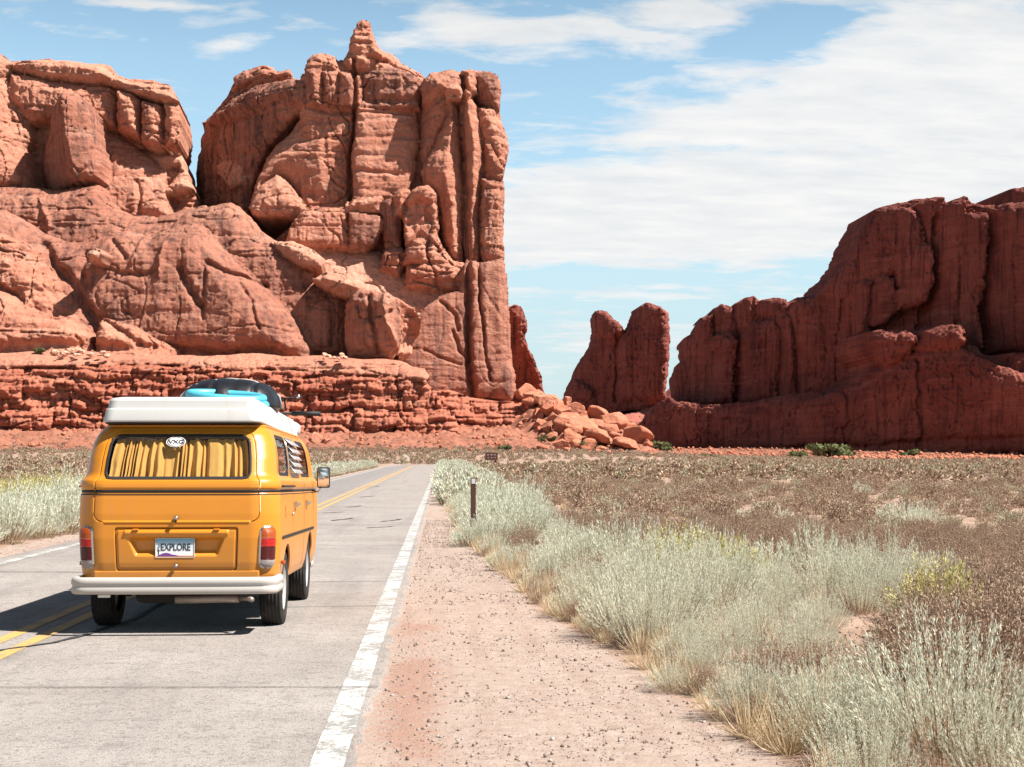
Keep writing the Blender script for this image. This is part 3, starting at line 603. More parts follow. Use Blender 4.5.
def build_ground():
    xs = list(np.arange(-9, 9.01, .10)); st = .1
    while xs[-1] < 3500: st *= 1.07; xs.append(xs[-1]+st)
    neg = []; st = .1; v = -9
    while v > -3500: st *= 1.07; v -= st; neg.append(v)
    xs = np.array(neg[::-1]+xs)
    ys = list(np.arange(2, 30, .12)); st = .12
    while ys[-1] < 5000: st = min(st*1.02, 1.2 if 230 < ys[-1] < 400 else 1e9); ys.append(ys[-1]+st)
    ys = np.array([-60, -20, -5]+ys)
    X, Y = np.meshgrid(xs, ys)
    Z = full_z(X, Y)
    near = (Y < 60)
    Z = Z + near*.012*fbm(X*2.2, Y*2.2, 0*X, 4, 33)*(np.abs(X+3.3) > 3.0)
    se = shoulder_edge(Y)+.16*fbm(X*.9, Y*.45, 0*X, 3, 34)
    sh = ((X > -1.2) & (X < 20))*(1-sstep(-.12, .22, X-se)) + (X < -5)*(sstep(-7.1, -6.8, X+.2*fbm(X, Y*.3, 0*X, 3, 35)))*(X < -5)
    red = np.exp(-((X+.12-.15*fbm(0*X, Y*.3, 0*X, 3, 39))/.24)**2)*(Y < 40)*(1-sstep(12, 22, Y))*(.35+.6*sstep(-.25, .3, fbm(X*1.6, Y*.8, 0*X, 4, 40)))*.85
    red = red+(X > 1)*sstep(.15, .5, fbm(X*.35, Y*.25, 0*X, 4, 36))*.8*(Y < 60)
    far = np.maximum(np.maximum(sstep(425, 500, Y)*(X > 40), sstep(295, 335, Y+20*fbm(X/30, Y/30, 0*X, 3, 81))*sstep(.19, .235, X/np.maximum(Y, 1))), np.maximum(talus_z(X, Y) > .25, (Y > 292)*(X < 55)*.9*sstep(285, 300, Y)))
    idx = np.arange(X.size).reshape(X.shape)
    q = np.stack([idx[:-1,:-1].ravel(), idx[:-1,1:].ravel(), idx[1:,1:].ravel(), idx[1:,:-1].ravel()], 1)
    m, t, b = new_mat('desert_soil', .95, spec=.1)
    P = t.nodes.new('ShaderNodeNewGeometry').outputs['Position']
    a_s = N(t, 'ShaderNodeAttribute', attribute_name='shoulder').outputs['Fac']; a_r = N(t, 'ShaderNodeAttribute', attribute_name='red').outputs['Fac']; a_f = N(t, 'ShaderNodeAttribute', attribute_name='far').outputs['Fac']
    n0 = noise(t, P, .9, 8, .65); n1 = noise(t, P, 9, 7, .72); n2 = noise(t, P, 60, 5, .75); n3 = noise(t, mapping(t, P, (5, .25, 1)), 1.0, 5, .6)
    soil = mixc(t, ramp(t, n0, [(.35, 0.0), (.65, 1.0)]), (.24,.15,.108), (.37,.26,.20))
    grav = mixc(t, ramp(t, n1, [(.32, 0.0), (.62, 1.0)]), (.285,.205,.165), (.375,.295,.25))
    grav = mixc(t, math_n(t, 'MULTIPLY', ramp(t, n3, [(.5, 0.0), (.62, 1.0)]), .30), grav, (.25,.165,.13))
    redc = mixc(t, n1, (.26,.125,.085), (.33,.20,.15))
    farc = mixc(t, ramp(t, noise(t, P, .25, 7, .7), [(.35, 0.0), (.65, 1.0)]), (.22,.078,.046), (.31,.13,.085))
    def edge(a, w=.5): return ramp(t, math_n(t, 'ADD', a, math_n(t, 'MULTIPLY', math_n(t, 'SUBTRACT', n1, .5), w)), [(.32, 0.0), (.68, 1.0)])
    c = mixc(t, edge(a_s), soil, grav); c = mixc(t, math_n(t, 'MULTIPLY', edge(a_r, 2.4), .75), c, redc); c = mixc(t, edge(a_f), c, farc)
    # grit: dark and light stones
    c = mixc(t, ramp(t, n2, [(.54, 0.0), (.62, .6)]), c, (.13,.085,.07)); c = mixc(t, ramp(t, n2, [(.34, .7), (.42, 0.0)]), c, (.44,.38,.345))
    t.links.new(c, b.inputs['Base Color'])
    bump(t, b, math_n(t, 'ADD', math_n(t, 'MULTIPLY', n2, .35), n1), .8, .02)
    o = mesh_obj('ground', np.stack([X.ravel(), Y.ravel(), Z.ravel()], 1), q, m, attrs=dict(shoulder=np.clip(sh, 0, 1).ravel(), red=np.clip(red, 0, 1).ravel(), far=np.clip(far*1.0, 0, 1).ravel()))
    tag(o, kind='structure')
build_ground()

# ---------------------------------------------------------------- road
def asphalt():
    m, t, b = new_mat('worn_asphalt', .85, spec=.25)
    P = t.nodes.new('ShaderNodeNewGeometry').outputs['Position']
    sp = t.nodes.new('ShaderNodeSeparateXYZ'); t.links.new(P, sp.inputs[0])
    v = t.nodes.new('ShaderNodeTexVoronoi'); v.inputs['Scale'].default_value = 85; t.links.new(P, v.inputs['Vector'])
    n1 = noise(t, P, .7, 7, .65); n2 = noise(t, P, 38, 5, .75); n3 = noise(t, mapping(t, P, (2.2, .10, 1)), 1.0, 5, .6); n4 = noise(t, P, 5, 6, .7)
    c = mixc(t, ramp(t, n1, [(.3, 0.0), (.7, 1.0)]), (.235,.203,.183), (.325,.288,.265))
    c = mixc(t, ramp(t, v.outputs['Distance'], [(.10, .55), (.5, 0.0)]), c, (.42,.385,.36))
    c = mixc(t, ramp(t, n2, [(.53, 0.0), (.64, .75)]), c, (.075,.064,.058))
    c = mixc(t, ramp(t, n4, [(.52, 0.0), (.70, .5)]), c, (.13,.115,.105))
    c = mixc(t, ramp(t, n3, [(.52, 0.0), (.70, .30)]), c, (.11,.10,.098))
    lane = ramp(t, math_n(t, 'ADD', math_n(t, 'MULTIPLY', sp.outputs[0], .5), 2.2), [(0.0, 0.0), (1.0, 1.0)])   # the far lane has darker paving
    far = ramp(t, math_n(t, 'MULTIPLY', sp.outputs[1], .01), [(.22, 0.0), (.34, 1.0)])
    c = mixc(t, math_n(t, 'MULTIPLY', math_n(t, 'SUBTRACT', 1.0, lane), math_n(t, 'MULTIPLY', far, .5)), c, (.16,.15,.155))
    t.links.new(c, b.inputs['Base Color'])
    bump(t, b, math_n(t, 'ADD', n2, math_n(t, 'MULTIPLY', v.outputs['Distance'], .8)), .7, .008)
    return m
def paint(name, col, wear=.5):
    m, t, b = new_mat(name, .7, spec=.3)
    P = t.nodes.new('ShaderNodeNewGeometry').outputs['Position']
    n1 = noise(t, P, 26, 7, .75); n2 = noise(t, P, 3, 5, .6)
    f = math_n(t, 'ADD', math_n(t, 'MULTIPLY', n1, .75), math_n(t, 'MULTIPLY', n2, .45))
    c = mixc(t, ramp(t, f, [(wear+.17, 0.0), (wear+.22, .8)]), col, (.17,.155,.145))
    c = mixc(t, ramp(t, noise(t, mapping(t, P, (1.5, .3, 1)), 2, 5, .6), [(.5, 0.0), (.75, .35)]), c, tuple(v*.72 for v in col))
    t.links.new(c, b.inputs['Base Color']); bump(t, b, n1, .4, .004); return m
def strip(name, x0, x1, ya, yb, z, mat, parent=None, jag=0, jag_l=0, cols=1, step=.25, thick=0, seed=0):
    s = [ya]
    while s[-1] < yb: s.append(s[-1]+step*max(1, s[-1]/22))
    s = np.array(s); V = []; F = []
    jr = jag*(fbm(s*.9, 0*s, 0*s+seed, 5, 77+seed, gain=.75)+.5*vnoise(s*7, 0*s, 0*s, 5+seed)); jl = jag_l*fbm(s*1.3, 0*s, 0*s+seed+3, 5, 78+seed, gain=.75)
    n = cols+1
    for i, v in enumerate(s):
        for j in range(n):
            o = x0+(x1-x0)*j/cols
            if j == 0: o += jl[i]
            if j == n-1: o += jr[i]
            x, y = road_pt(v, o); V.append((x, y, z))
        if thick:
            x, y = road_pt(v, x1+jr[i]+.015); V.append((x, y, z-thick)); x, y = road_pt(v, x0+jl[i]-.015); V.append((x, y, z-thick))
    w = n+(2 if thick else 0)
    for i in range(len(s)-1):
        for j in range(cols): F.append((i*w+j, i*w+j+1, (i+1)*w+j+1, (i+1)*w+j))
        if thick:
            F.append((i*w+n-1, i*w+n, (i+1)*w+n, (i+1)*w+n-1)); F.append((i*w+n+1, i*w, (i+1)*w, (i+1)*w+n+1))
    return mesh_obj(name, V, F, mat, parent, smooth=False)
M_ASPH = asphalt(); M_WHITE = paint('white_road_paint', (.46,.45,.43), .41); M_YEL = paint('yellow_road_paint', (.50,.30,.095), .46)
road = strip('road', -6.25, -.42, -30, 420, 0.012, M_ASPH, jag=.07, jag_l=.05, cols=6, step=.12, thick=.05); tag(road, kind='structure')
for nm, xa, xb, mt in (('edge_line', -.63, -.465, M_WHITE), ('edge_line', -6.0, -5.86, M_WHITE), ('centre_line', -3.29, -3.17, M_YEL), ('centre_line', -3.56, -3.44, M_YEL)):
    o = strip(nm, xa, xb, -30, 420, .016, mt, road, jag=.008, jag_l=.008, seed=int(xa*10)+90, step=.15)
m_tar = simple('crack_tar', (.045,.042,.042), .8, scale=40, var=.4)
def ribbon(name, pts, w, z, mat, parent, seed=0, wob=.03):
    V = []; F = []; P = []
    for (x0, y0), (x1, y1) in zip(pts[:-1], pts[1:]):
        n = max(2, int(math.hypot(x1-x0, y1-y0)/.05))
        P += [(x0+(x1-x0)*i/n, y0+(y1-y0)*i/n) for i in range(n)]
    P.append(pts[-1]); A = np.array(P); k = np.arange(len(A))
    d = np.gradient(A, axis=0); d /= np.linalg.norm(d, axis=1)[:, None]+1e-9; nn = np.stack([-d[:,1], d[:,0]], 1)
    A = A+nn*(wob*fbm(k*.06, 0*k, 0*k+seed, 5, seed, gain=.7))[:, None]
    ww = w*(.55+.6*np.abs(fbm(k*.2, 0*k, 0*k+seed, 4, seed+3, gain=.8)))
    L = A+nn*ww[:, None]/2; Rr = A-nn*ww[:, None]/2
    for i in range(len(A)): V += [(L[i,0], L[i,1], z), (Rr[i,0], Rr[i,1], z)]
    F = [(2*i+1, 2*i, 2*i+2, 2*i+3) for i in range(len(A)-1)]
    return mesh_obj(name, V, [f[::-1] for f in F], mat, parent, smooth=False)
for i, (pts, w) in enumerate([([(-6.1,10.45),(-3,10.35),(-.40,10.25)], .022), ([(-2.2,15.5),(-.45,15.7)], .03), ([(-6.1,20.4),(-4,20.2),(-3,20.1)], .05), ([(-2.3,18.6),(-.5,18.7)], .03),
        ([(-6.1,26.2),(-.5,25.9)], .04), ([(-6.1,33.5),(-.5,33.2)], .05), ([(-6.1,44),(-.5,43.7)], .05), ([(-4.0,11.1),(-3.65,11.6),(-3.32,12.3),(-3.05,12.75),(-2.9,13.3),(-2.75,14.5),(-2.8,17)], .075), ([(-6,15.2),(-4.6,15.3),(-3.2,15.15)], .02),
        ([(-3.3,8.4),(-3.05,9.6)], .012)]):
    ribbon('road_crack', pts, w, .019, m_tar, road, seed=i+1)
for i, (px, py, l) in enumerate(((388,521,1.3),(377,528,.7),(366,497,1.6),(352,507,1.2),(338,520,1.5),(372,487,2.4),(330,513,.8))):
    tx, tz = ray(px, py); Y = -CAM_Z/tz; ribbon('tar_patch', [(tx*Y-.15, Y-l*.5), (tx*Y+.1, Y), (tx*Y+.25, Y+l*.5)], .14, .019, m_tar, road, seed=50+i, wob=.15)

# talus: the rubbly red apron below the ledges, finer than the sheet under it
def build_talus():
    gx = np.arange(-130, 52, .45); gy = np.arange(288, 378, .45); X, Y = np.meshgrid(gx, gy)
    tz = talus_z(X, Y); a = sstep(.02, .6, tz)
    Z = full_z(X, Y)-.12+a*(.30+.75*fbm(X/3.5, Y/3.5, 0*X, 5, 61)*1.0+.35*np.maximum(0, fbm(X/1.3, Y/1.3, 0*X, 2, 63)-.1)*3)
    idx = np.arange(X.size).reshape(X.shape); q = np.stack([idx[:-1,:-1].ravel(), idx[:-1,1:].ravel(), idx[1:,1:].ravel(), idx[1:,:-1].ravel()], 1)
    o = mesh_obj('talus_slope', np.stack([X.ravel(), Y.ravel(), Z.ravel()], 1), q, bpy.data.materials['desert_soil'], attrs=dict(shoulder=0*X.ravel(), red=0*X.ravel(), far=np.ones(X.size))); tag(o, kind='structure')
build_talus()
# ---------------------------------------------------------------- the camper van
VX, VY, VPITCH = -2.178, 13.27, R(-1.15)
van = empty('camper_van', (VX, VY, 0), 'yellow vintage camper van with white pop top roof driving away on the road', 'camper van')
van.rotation_euler = (VPITCH, 0, 0)
def paint_mat(name, col, rough=.32):
    m, t, b = new_mat(name, rough, spec=.5); tc = t.nodes.new('ShaderNodeTexCoord').outputs['Object']
    n = noise(t, tc, 2.2, 6, .65); n2 = noise(t, mapping(t, tc, (14, 14, 1.2)), 1, 5, .6)
    sp = t.nodes.new('ShaderNodeSeparateXYZ'); t.links.new(tc, sp.inputs[0])
    dirt = ramp(t, math_n(t, 'ADD', sp.outputs[2], math_n(t, 'MULTIPLY', n2, .35)), [(.45, .8), (1.05, .05)])
    c = mixc(t, n, tuple(v*.93 for v in col), tuple(min(1, v*1.06) for v in col)); c = mixc(t, math_n(t, 'MULTIPLY', dirt, .45), c, (.30,.18,.10))
    c = mixc(t, ramp(t, n2, [(.58, 0.0), (.76, .22)]), c, (.35,.22,.12))
    t.links.new(c, b.inputs["Base Color"]); r_ = math_n(t, 'ADD', math_n(t, 'MULTIPLY', n, .25), rough-.08); t.links.new(r_, b.inputs['Roughness'])
    b.inputs['Coat Weight'].default_value = .12; b.inputs['Coat Roughness'].default_value = .12
    bump(t, b, noise(t, tc, 3.5, 2, .5), .06, .02); return m
V_Y = paint_mat('yellow_van_paint', (.58,.208,.012)); V_W = paint_mat('white_van_paint', (.46,.455,.44), .5)
V_BLK = simple('black_rubber', (.018,.017,.018), .6, scale=40, var=.3); V_DARK = simple('dark_interior', (.02,.017,.015), .9); V_SEAM = simple('panel_gap', (.035,.018,.008), .8)
V_CHR = simple('dull_chrome', (.55,.53,.50), .28, 1.0, .5, var=.1); V_STL = simple('rusty_steel', (.33,.27,.23), .5, .7, var=.3); V_GREY = simple('grey_wheel_rim', (.45,.44,.42), .45, .3)
V_CYAN = simple('cyan_vinyl', (.07,.36,.45), .4, spec=.5); V_BAG = simple('black_vinyl', (.010,.010,.013), .42, spec=.35, scale=8, var=.3, bumpd=.01)
def glass_mat(name, tint, alpha=.5, rough=.02):
    m = bpy.data.materials.new(name); m.use_nodes = True; t = m.node_tree; t.nodes.clear()
    o = t.nodes.new('ShaderNodeOutputMaterial'); tr = t.nodes.new('ShaderNodeBsdfTransparent'); gl = t.nodes.new('ShaderNodeBsdfGlossy'); tr.inputs[0].default_value = (*tint, 1)
    gl.inputs['Roughness'].default_value = rough; lw = t.nodes.new('ShaderNodeLayerWeight'); lw.inputs[0].default_value = .5; fz = math_n(t, 'ADD', math_n(t, 'MULTIPLY', math_n(t, 'POWER', lw.outputs['Facing'], 4.0), .8), .05); mx = t.nodes.new('ShaderNodeMixShader')
    t.links.new(fz, mx.inputs[0]); t.links.new(tr.outputs[0], mx.inputs[1]); t.links.new(gl.outputs[0], mx.inputs[2]); t.links.new(mx.outputs[0], o.inputs[0]); return m
V_GLS = glass_mat('tinted_glass', (.80,.78,.74)); V_GLD = glass_mat('side_glass', (.62,.60,.58))
def lens(name, col, rough=.15):
    m, t, b = new_mat(name, .3, col, spec=.35); tc = t.nodes.new('ShaderNodeTexCoord').outputs['Object']
    w = t.nodes.new('ShaderNodeTexWave'); w.inputs['Scale'].default_value = 28; w.bands_direction = 'Z'; t.links.new(tc, w.inputs['Vector']); bump(t, b, w.outputs['Fac'], .5, .004); b.inputs['Coat Weight'].default_value = .1; return m
L_AMB, L_RED, L_DRED, L_CLR = lens('amber_lens', (.36,.065,.008)), lens('red_lens', (.42,.012,.008)), lens('dark_red_lens', (.07,.004,.004)), lens('clear_lens', (.30,.25,.24))

HW, RR_, LEN = .820, .24, 4.33
KZ = [.42,.50,.60,.80,1.00,1.12,1.16,1.165,1.172,1.195,1.202,1.215,1.245,1.275,1.295,1.315,1.34,1.46,1.58,1.66,1.71,1.745]
KW = [.79,.812,.824,.835,.836,.832,.829,.822,.819,.819,.822,.831,.834,.828,.812,.799,.792,.784,.765,.735,.700,.655]
RY = [.07,.045,.025,.005,0,.005,.008,.014,.017,.017,.014,.006,.008,.016,.034,.052,.066,.120,.178,.225,.265,.315]
FY = [4.18,4.26,4.31,4.33,4.33,4.32,4.315,4.31,4.305,4.305,4.31,4.31,4.30,4.28,4.25,4.22,4.19,4.08,3.98,3.91,3.86,3.80]
SA = HW-RR_; QA = math.pi*RR_/2; SL = LEN-2*RR_; STOT = 2*(2*SA+2*QA+SL)
S_SIDE = SA+QA
def s_y(y): return S_SIDE+(y-RR_)
def plan(s):
    sg = np.sign(s)+(s == 0); a = np.abs(s)
    x = np.zeros_like(a); y = np.zeros_like(a)
    c1 = a <= SA; x = np.where(c1, a, x)
    th = np.clip((a-SA)/RR_, 0, math.pi/2); c2 = (a > SA) & (a <= SA+QA); x = np.where(c2, SA+RR_*np.sin(th), x); y = np.where(c2, RR_*(1-np.cos(th)), y)
    c3 = (a > SA+QA) & (a <= SA+QA+SL); x = np.where(c3, HW, x); y = np.where(c3, RR_+a-SA-QA, y)
    th = np.clip((a-SA-QA-SL)/RR_, 0, math.pi/2); c4 = (a > SA+QA+SL) & (a <= SA+2*QA+SL); x = np.where(c4, SA+RR_*np.cos(th), x); y = np.where(c4, LEN-RR_+RR_*np.sin(th), y)
    c5 = a > SA+2*QA+SL; x = np.where(c5, SA-(a-SA-2*QA-SL), x); y = np.where(c5, LEN, y)
    return sg*x, y
def P0(s, z):
    x, y = plan(s); k = np.interp(z, KZ, KW)/HW; ry = np.interp(z, KZ, RY); fy = np.interp(z, KZ, FY)
    return np.stack([x*k, ry+(fy-ry)*y/LEN, z+0*x], -1)
def PS(s, z, off=0):
    s = np.asarray(s, float); z = np.asarray(z, float); p = P0(s, z)
    if np.any(off != 0):
        e = .004; a = P0(s+e, z)-P0(s-e, z); b = P0(s, z+e)-P0(s, z-e); n = np.cross(a, b); n /= np.linalg.norm(n, axis=-1)[..., None]+1e-12
        p = p+n*np.asarray(off)[..., None] if np.ndim(off) else p+n*off
    return p
def rr(s, z, cs, cz, hs, hz, r_, top=None):      # rounded rectangle in (s, z); top = half width at the top edge
    if top is not None: hs = hs+(top-hs)*np.clip((z-cz+hz)/(2*hz), 0, 1)
    qx = np.abs(s-cs)-hs+r_; qz = np.abs(z-cz)-hz+r_
    return np.hypot(np.maximum(qx, 0), np.maximum(qz, 0))+np.minimum(np.maximum(qx, qz), 0)-r_
def sheet(name, sdf, s0, s1, z0, z1, res, mat, off=0, parent=van, solid=0, offf=None, sol_out=False, wrap=False):
    S = np.linspace(s0, s1, max(3, int(round((s1-s0)/res))+1)); Zs = np.linspace(z0, z1, max(3, int(round((z1-z0)/res))+1)); c = S[1]-S[0]
    X, Z = np.meshgrid(S, Zs); d = sdf(X, Z); gz, gx = np.gradient(d, Zs[1]-Zs[0], c); gl = gx*gx+gz*gz+1e-9
    near = np.abs(d) < c*.5; out = (d > 0) & (d < c*.9); mv = near | out
    X2 = np.where(mv, X-d*gx/gl, X); Z2 = np.where(mv, Z-d*gz/gl, Z); use = (d <= 0) | out; ins = d <= c*.05
    fm = use[:-1,:-1] & use[:-1,1:] & use[1:,:-1] & use[1:,1:] & (ins[:-1,:-1].astype(int)+ins[:-1,1:]+ins[1:,:-1]+ins[1:,1:] >= 1)
    idx = np.arange(X.size).reshape(X.shape); q = np.stack([idx[:-1,:-1][fm], idx[:-1,1:][fm], idx[1:,1:][fm], idx[1:,:-1][fm]], 1)
    u, inv = np.unique(q, return_inverse=True); q = inv.reshape(q.shape)
    o_ = off if offf is None else offf(X2, Z2)+off
    V = PS(X2, np.clip(Z2, KZ[0], KZ[-1]), o_ if np.ndim(o_) else np.full(X2.shape, float(o_))).reshape(-1, 3)[u]
    o = mesh_obj(name, V, q, mat, parent)
    if solid:
        md = o.modifiers.new('thickness', 'SOLIDIFY'); md.thickness = solid; md.offset = 1 if sol_out else -1
    return o
def ring(sdf, w): return lambda s, z: np.abs(sdf(s, z))-w
TG = lambda s, z: rr(s, z, 0, 1.3125, .668, .3775, .07)
RW = lambda s, z: rr(s, z, 0, 1.4725, .615, .178, .065)
LD = lambda s, z: rr(s, z, 0, .71, .492, .178, .02)
def sidewin(y0, y1, z0=1.33, z1=1.655, r_=.06, sgn=1): return lambda s, z: rr(s*sgn, z, (s_y(y0)+s_y(y1))/2, (z0+z1)/2, (y1-y0)/2, (z1-z0)/2, r_)
WINS = [(.34, 1.20), (1.36, 2.32), (2.58, 3.50)]
S_FC = STOT/2
def WS(s, z): return rr(np.where(s < 0, s+STOT, s), z, S_FC, 1.40, .66, .22, .08)
def arch(y): return lambda s, z, y=y: np.hypot(np.abs(s)-s_y(y), z-(.335+math.tan(-VPITCH)*y*.9))-.375
AX_R, AX_F = .85, 3.22
holes = [TG, LD, WS, arch(AX_R), arch(AX_F)]+[sidewin(a, b, sgn=g) for a, b in WINS for g in (1, -1)]
def body_sdf(s, z):
    d = np.full(s.shape, -1.0)
    for h in holes: d = np.maximum(d, -h(s, z))
    return d
body = sheet('body', body_sdf, -STOT/2, STOT/2, KZ[0], KZ[-1], .009, V_Y, solid=.022)
# rear hatch, its window and curtain
def lip(s, z): return -.010*np.exp(-(TG(s, z)/.006)**2)
hatch = sheet('tailgate', lambda s, z: np.maximum(TG(s, z)+.007, -RW(s, z)), -.72, .72, .925, 1.70, .0065, V_Y, solid=.02)
sheet('window_seal', ring(RW, .009), -.68, .68, 1.27, 1.67, .006, V_BLK, .006, hatch, solid=.014)
sheet('rear_window', lambda s, z: RW(s, z)-.004, -.68, .68, 1.27, 1.67, .02, V_GLS, -.002, hatch)
def curtain(name, s0, s1, z0, z1, off, mat, amp=.018, n=34, parent=hatch, seed=1):
    S = np.linspace(s0, s1, 420); Zs = np.linspace(z0, z1, 22); X, Z = np.meshgrid(S, Zs)
    ph = 26*fbm(X*3.4, 0*X, 0*X+seed, 3, seed)+n*2*np.pi*(X-s0)/(s1-s0)+1.6*fbm(X*3, Z*4, 0*X, 3, seed+4)
    o_ = off+amp*(np.sin(ph)*(.45+.55*(z1-Z)/(z1-z0))+.5*np.sin(ph*.37+3*Z))
    idx = np.arange(X.size).reshape(X.shape); q = np.stack([idx[:-1,:-1].ravel(), idx[:-1,1:].ravel(), idx[1:,1:].ravel(), idx[1:,:-1].ravel()], 1)
    return mesh_obj(name, PS(X, Z, o_).reshape(-1, 3), q, mat, parent)
V_CUR = simple('gold_curtain', (.66,.39,.12), .9, scale=6, var=.25); V_CURB = simple('brown_curtain', (.16,.075,.045), .9, scale=6, var=.3)
curtain('curtain', -.59, .60, 1.30, 1.64, -.050, V_CUR, .026, 19)
sheet('curtain_backing', lambda s, z: rr(s, z, 0, 1.47, .62, .19, .01), -.63, .63, 1.28, 1.66, .05, V_DARK, -.12, hatch)
# sticker on the rear window
def text_obj(name, txt, size, loc, rot, mat, parent, ext=.0008, font_scale_x=1.0, bold=0):
    cu = bpy.data.curves.new(name, 'FONT'); cu.body = txt; cu.size = size; cu.align_x = 'CENTER'; cu.align_y = 'CENTER'; cu.extrude = ext; cu.offset = bold
    tmp = bpy.data.objects.new(name, cu); COL.objects.link(tmp); bpy.context.view_layer.update()
    me = bpy.data.meshes.new_from_object(tmp.evaluated_get(bpy.context.evaluated_depsgraph_get())); bpy.data.objects.remove(tmp)
    me.materials.clear(); me.materials.append(mat); o = bpy.data.objects.new(name, me); COL.objects.link(o); o.parent = parent; o.location = loc; o.rotation_euler = rot; o.scale = (font_scale_x, 1, 1); return o
V_STK = simple('white_sticker', (.62,.60,.58), .6, var=.05); V_INK = simple('dark_ink', (.03,.03,.035), .6)
OV = lambda s, z: (np.hypot((s+.045)/.088, (z-1.597)/.044)-1)*.044
stk = sheet('sticker', OV, -.15, .06, 1.54, 1.65, .004, V_STK, .002, hatch)
sheet('sticker_ring', lambda s, z: np.abs(OV(s, z)+.006)-.0014, -.15, .06, 1.54, 1.65, .0025, V_INK, .0035, stk)
pz = PS(np.array([-.043]), np.array([1.594]), .0045)[0]; tilt = math.atan2(RY[19]-RY[16], KZ[19]-KZ[16])
text_obj('sticker_lettering', 'VXG', .050, pz, (R(90)-tilt, 0, 0), V_INK, stk, font_scale_x=1.25, bold=.0012)
# engine lid with the recess for the plate
def lidoff(s, z):
    d = rr(s, z, 0, .735, .335, .085, .02, top=.40); rec = -.058*sstep(0, .05, -d)
    rec = np.where(z > .80, rec*1.0, rec)
    bulge = .014*np.exp(-((z-.845)/.022)**2)*(np.abs(s) < .42)
    edge = -.008*(LD(s, z) > -.018)
    return rec+bulge+edge
lid = sheet('engine_lid', lambda s, z: LD(s, z)+.006, -.5, .5, .525, .895, .008, V_Y, offf=lidoff, solid=.015)
for xx in (-.36, .36): boxm_parent = lid
def vbox(name, c, s, mat, parent=van, bev=.004, rot=None, seg=2):
    bm = bmesh.new(); bmesh.ops.create_cube(bm, size=1)
    for v in bm.verts: v.co = Vector((v.co.x*s[0], v.co.y*s[1], v.co.z*s[2]))
    if bev: bmesh.ops.bevel(bm, geom=bm.edges[:], offset=bev, segments=seg, affect='EDGES', profile=.5)
    if rot: bmesh.ops.rotate(bm, verts=bm.verts, matrix=Euler(rot).to_matrix())
    for v in bm.verts: v.co += Vector(c)
    me = bpy.data.meshes.new(name); bm.to_mesh(me); bm.free(); me.materials.append(mat); me.polygons.foreach_set('use_smooth', [False]*len(me.polygons))
    o = bpy.data.objects.new(name, me); COL.objects.link(o); o.parent = parent; return o
def vtube(name, pts, r0, mat, parent=van, r1=None, seg=10, closed=False):
    P = [Vector(p) for p in pts]; V = []; F = []; n = len(P); r1 = r0 if r1 is None else r1
    for i, p in enumerate(P):
        a, b = (P[(i+1) % n], P[i-1]) if closed else (P[min(i+1, n-1)], P[max(i-1, 0)])
        d = (a-b).normalized(); u = d.cross(Vector((0, 0, 1))); u = u.normalized() if u.length > .1 else Vector((1, 0, 0)); v = d.cross(u); r_ = r0+(r1-r0)*i/max(1, n-1)
        V += [p+u*r_*math.cos(2*math.pi*k/seg)+v*r_*math.sin(2*math.pi*k/seg) for k in range(seg)]
    m = n if closed else n-1
    for i in range(m):
        j = (i+1) % n; F += [(i*seg+k, i*seg+(k+1) % seg, j*seg+(k+1) % seg, j*seg+k) for k in range(seg)]
    if not closed: F += [tuple(range(seg))[::-1], tuple(range((n-1)*seg, n*seg))]
    return mesh_obj(name, V, F, mat, parent)
vtube('knob', [(0, -.005, .968), (0, -.028, .968), (0, -.045, .966)], .020, V_CHR, hatch, .015); vtube('handle_stem', [(0, -.035, .966), (0, -.045, .93)], .008, V_BLK, hatch)
vtube('lid_latch', [(0, .02, .575), (0, -.015, .575)], .016, V_CHR, lid); vbox('hinge', (-.33, -.008, .872), (.05, .025, .014), V_Y, lid); vbox('hinge', (.33, -.008, .872), (.05, .025, .014), V_Y, lid)
vbox('plate_lamp', (0, .020, .828), (.17, .035, .014), V_BLK, lid)
# licence plate
def plate_mat():
    m, t, b = new_mat('plate_face', .5, spec=.4); tc = t.nodes.new('ShaderNodeTexCoord').outputs['Generated']
    sp = t.nodes.new('ShaderNodeSeparateXYZ'); t.links.new(tc, sp.inputs[0])
    c = ramp(t, sp.outputs[2], [(0, (.72,.62,.55)), (.25, (.74,.72,.72)), (.6, (.55,.63,.70)), (.85, (.25,.42,.52)), (1, (.10,.30,.38))]); t.links.new(c, b.inputs['Base Color']); return m
pl = vbox('licence_plate', (-.012, .024, .722), (.315, .006, .158), plate_mat(), lid, .003)
V_PUR = simple('purple_print', (.14,.05,.22), .5); V_PLW = simple('plate_rim', (.6,.58,.56), .4)
def flat_poly(name, pts, y, mat, parent, th=.0012):
    V = [(x, y, z) for x, z in pts]+[(x, y+th, z) for x, z in pts]; n = len(pts)
    F = [tuple(range(n))]+[tuple(range(n, 2*n))[::-1]]+[(i, i+n, (i+1) % n+n, (i+1) % n) for i in range(n)]
    return mesh_obj(name, V, F, mat, parent, smooth=False)
flat_poly('plate_hills', [(-.155,.652),(-.15,.664),(-.13,.668),(-.11,.678),(-.085,.682),(-.06,.678),(-.04,.668),(-.01,.664),(.02,.656),(.02,.652)], .0195, V_PUR, pl)
flat_poly('plate_band', [(.02,.652),(.14,.652),(.14,.656),(.02,.657)], .0196, simple('red_print', (.35,.09,.10), .5), pl)
flat_poly('plate_cactus', [(-.150,.668),(-.142,.668),(-.142,.69),(-.134,.70),(-.138,.706),(-.143,.70),(-.143,.718),(-.148,.718),(-.149,.70),(-.155,.706),(-.156,.698),(-.150,.688)], .0196, V_INK, pl)
text_obj('plate_lettering', 'EXPLORE', .080, (-.008, .0195, .725), (R(90), 0, 0), V_INK, pl, font_scale_x=.74, bold=.0016)
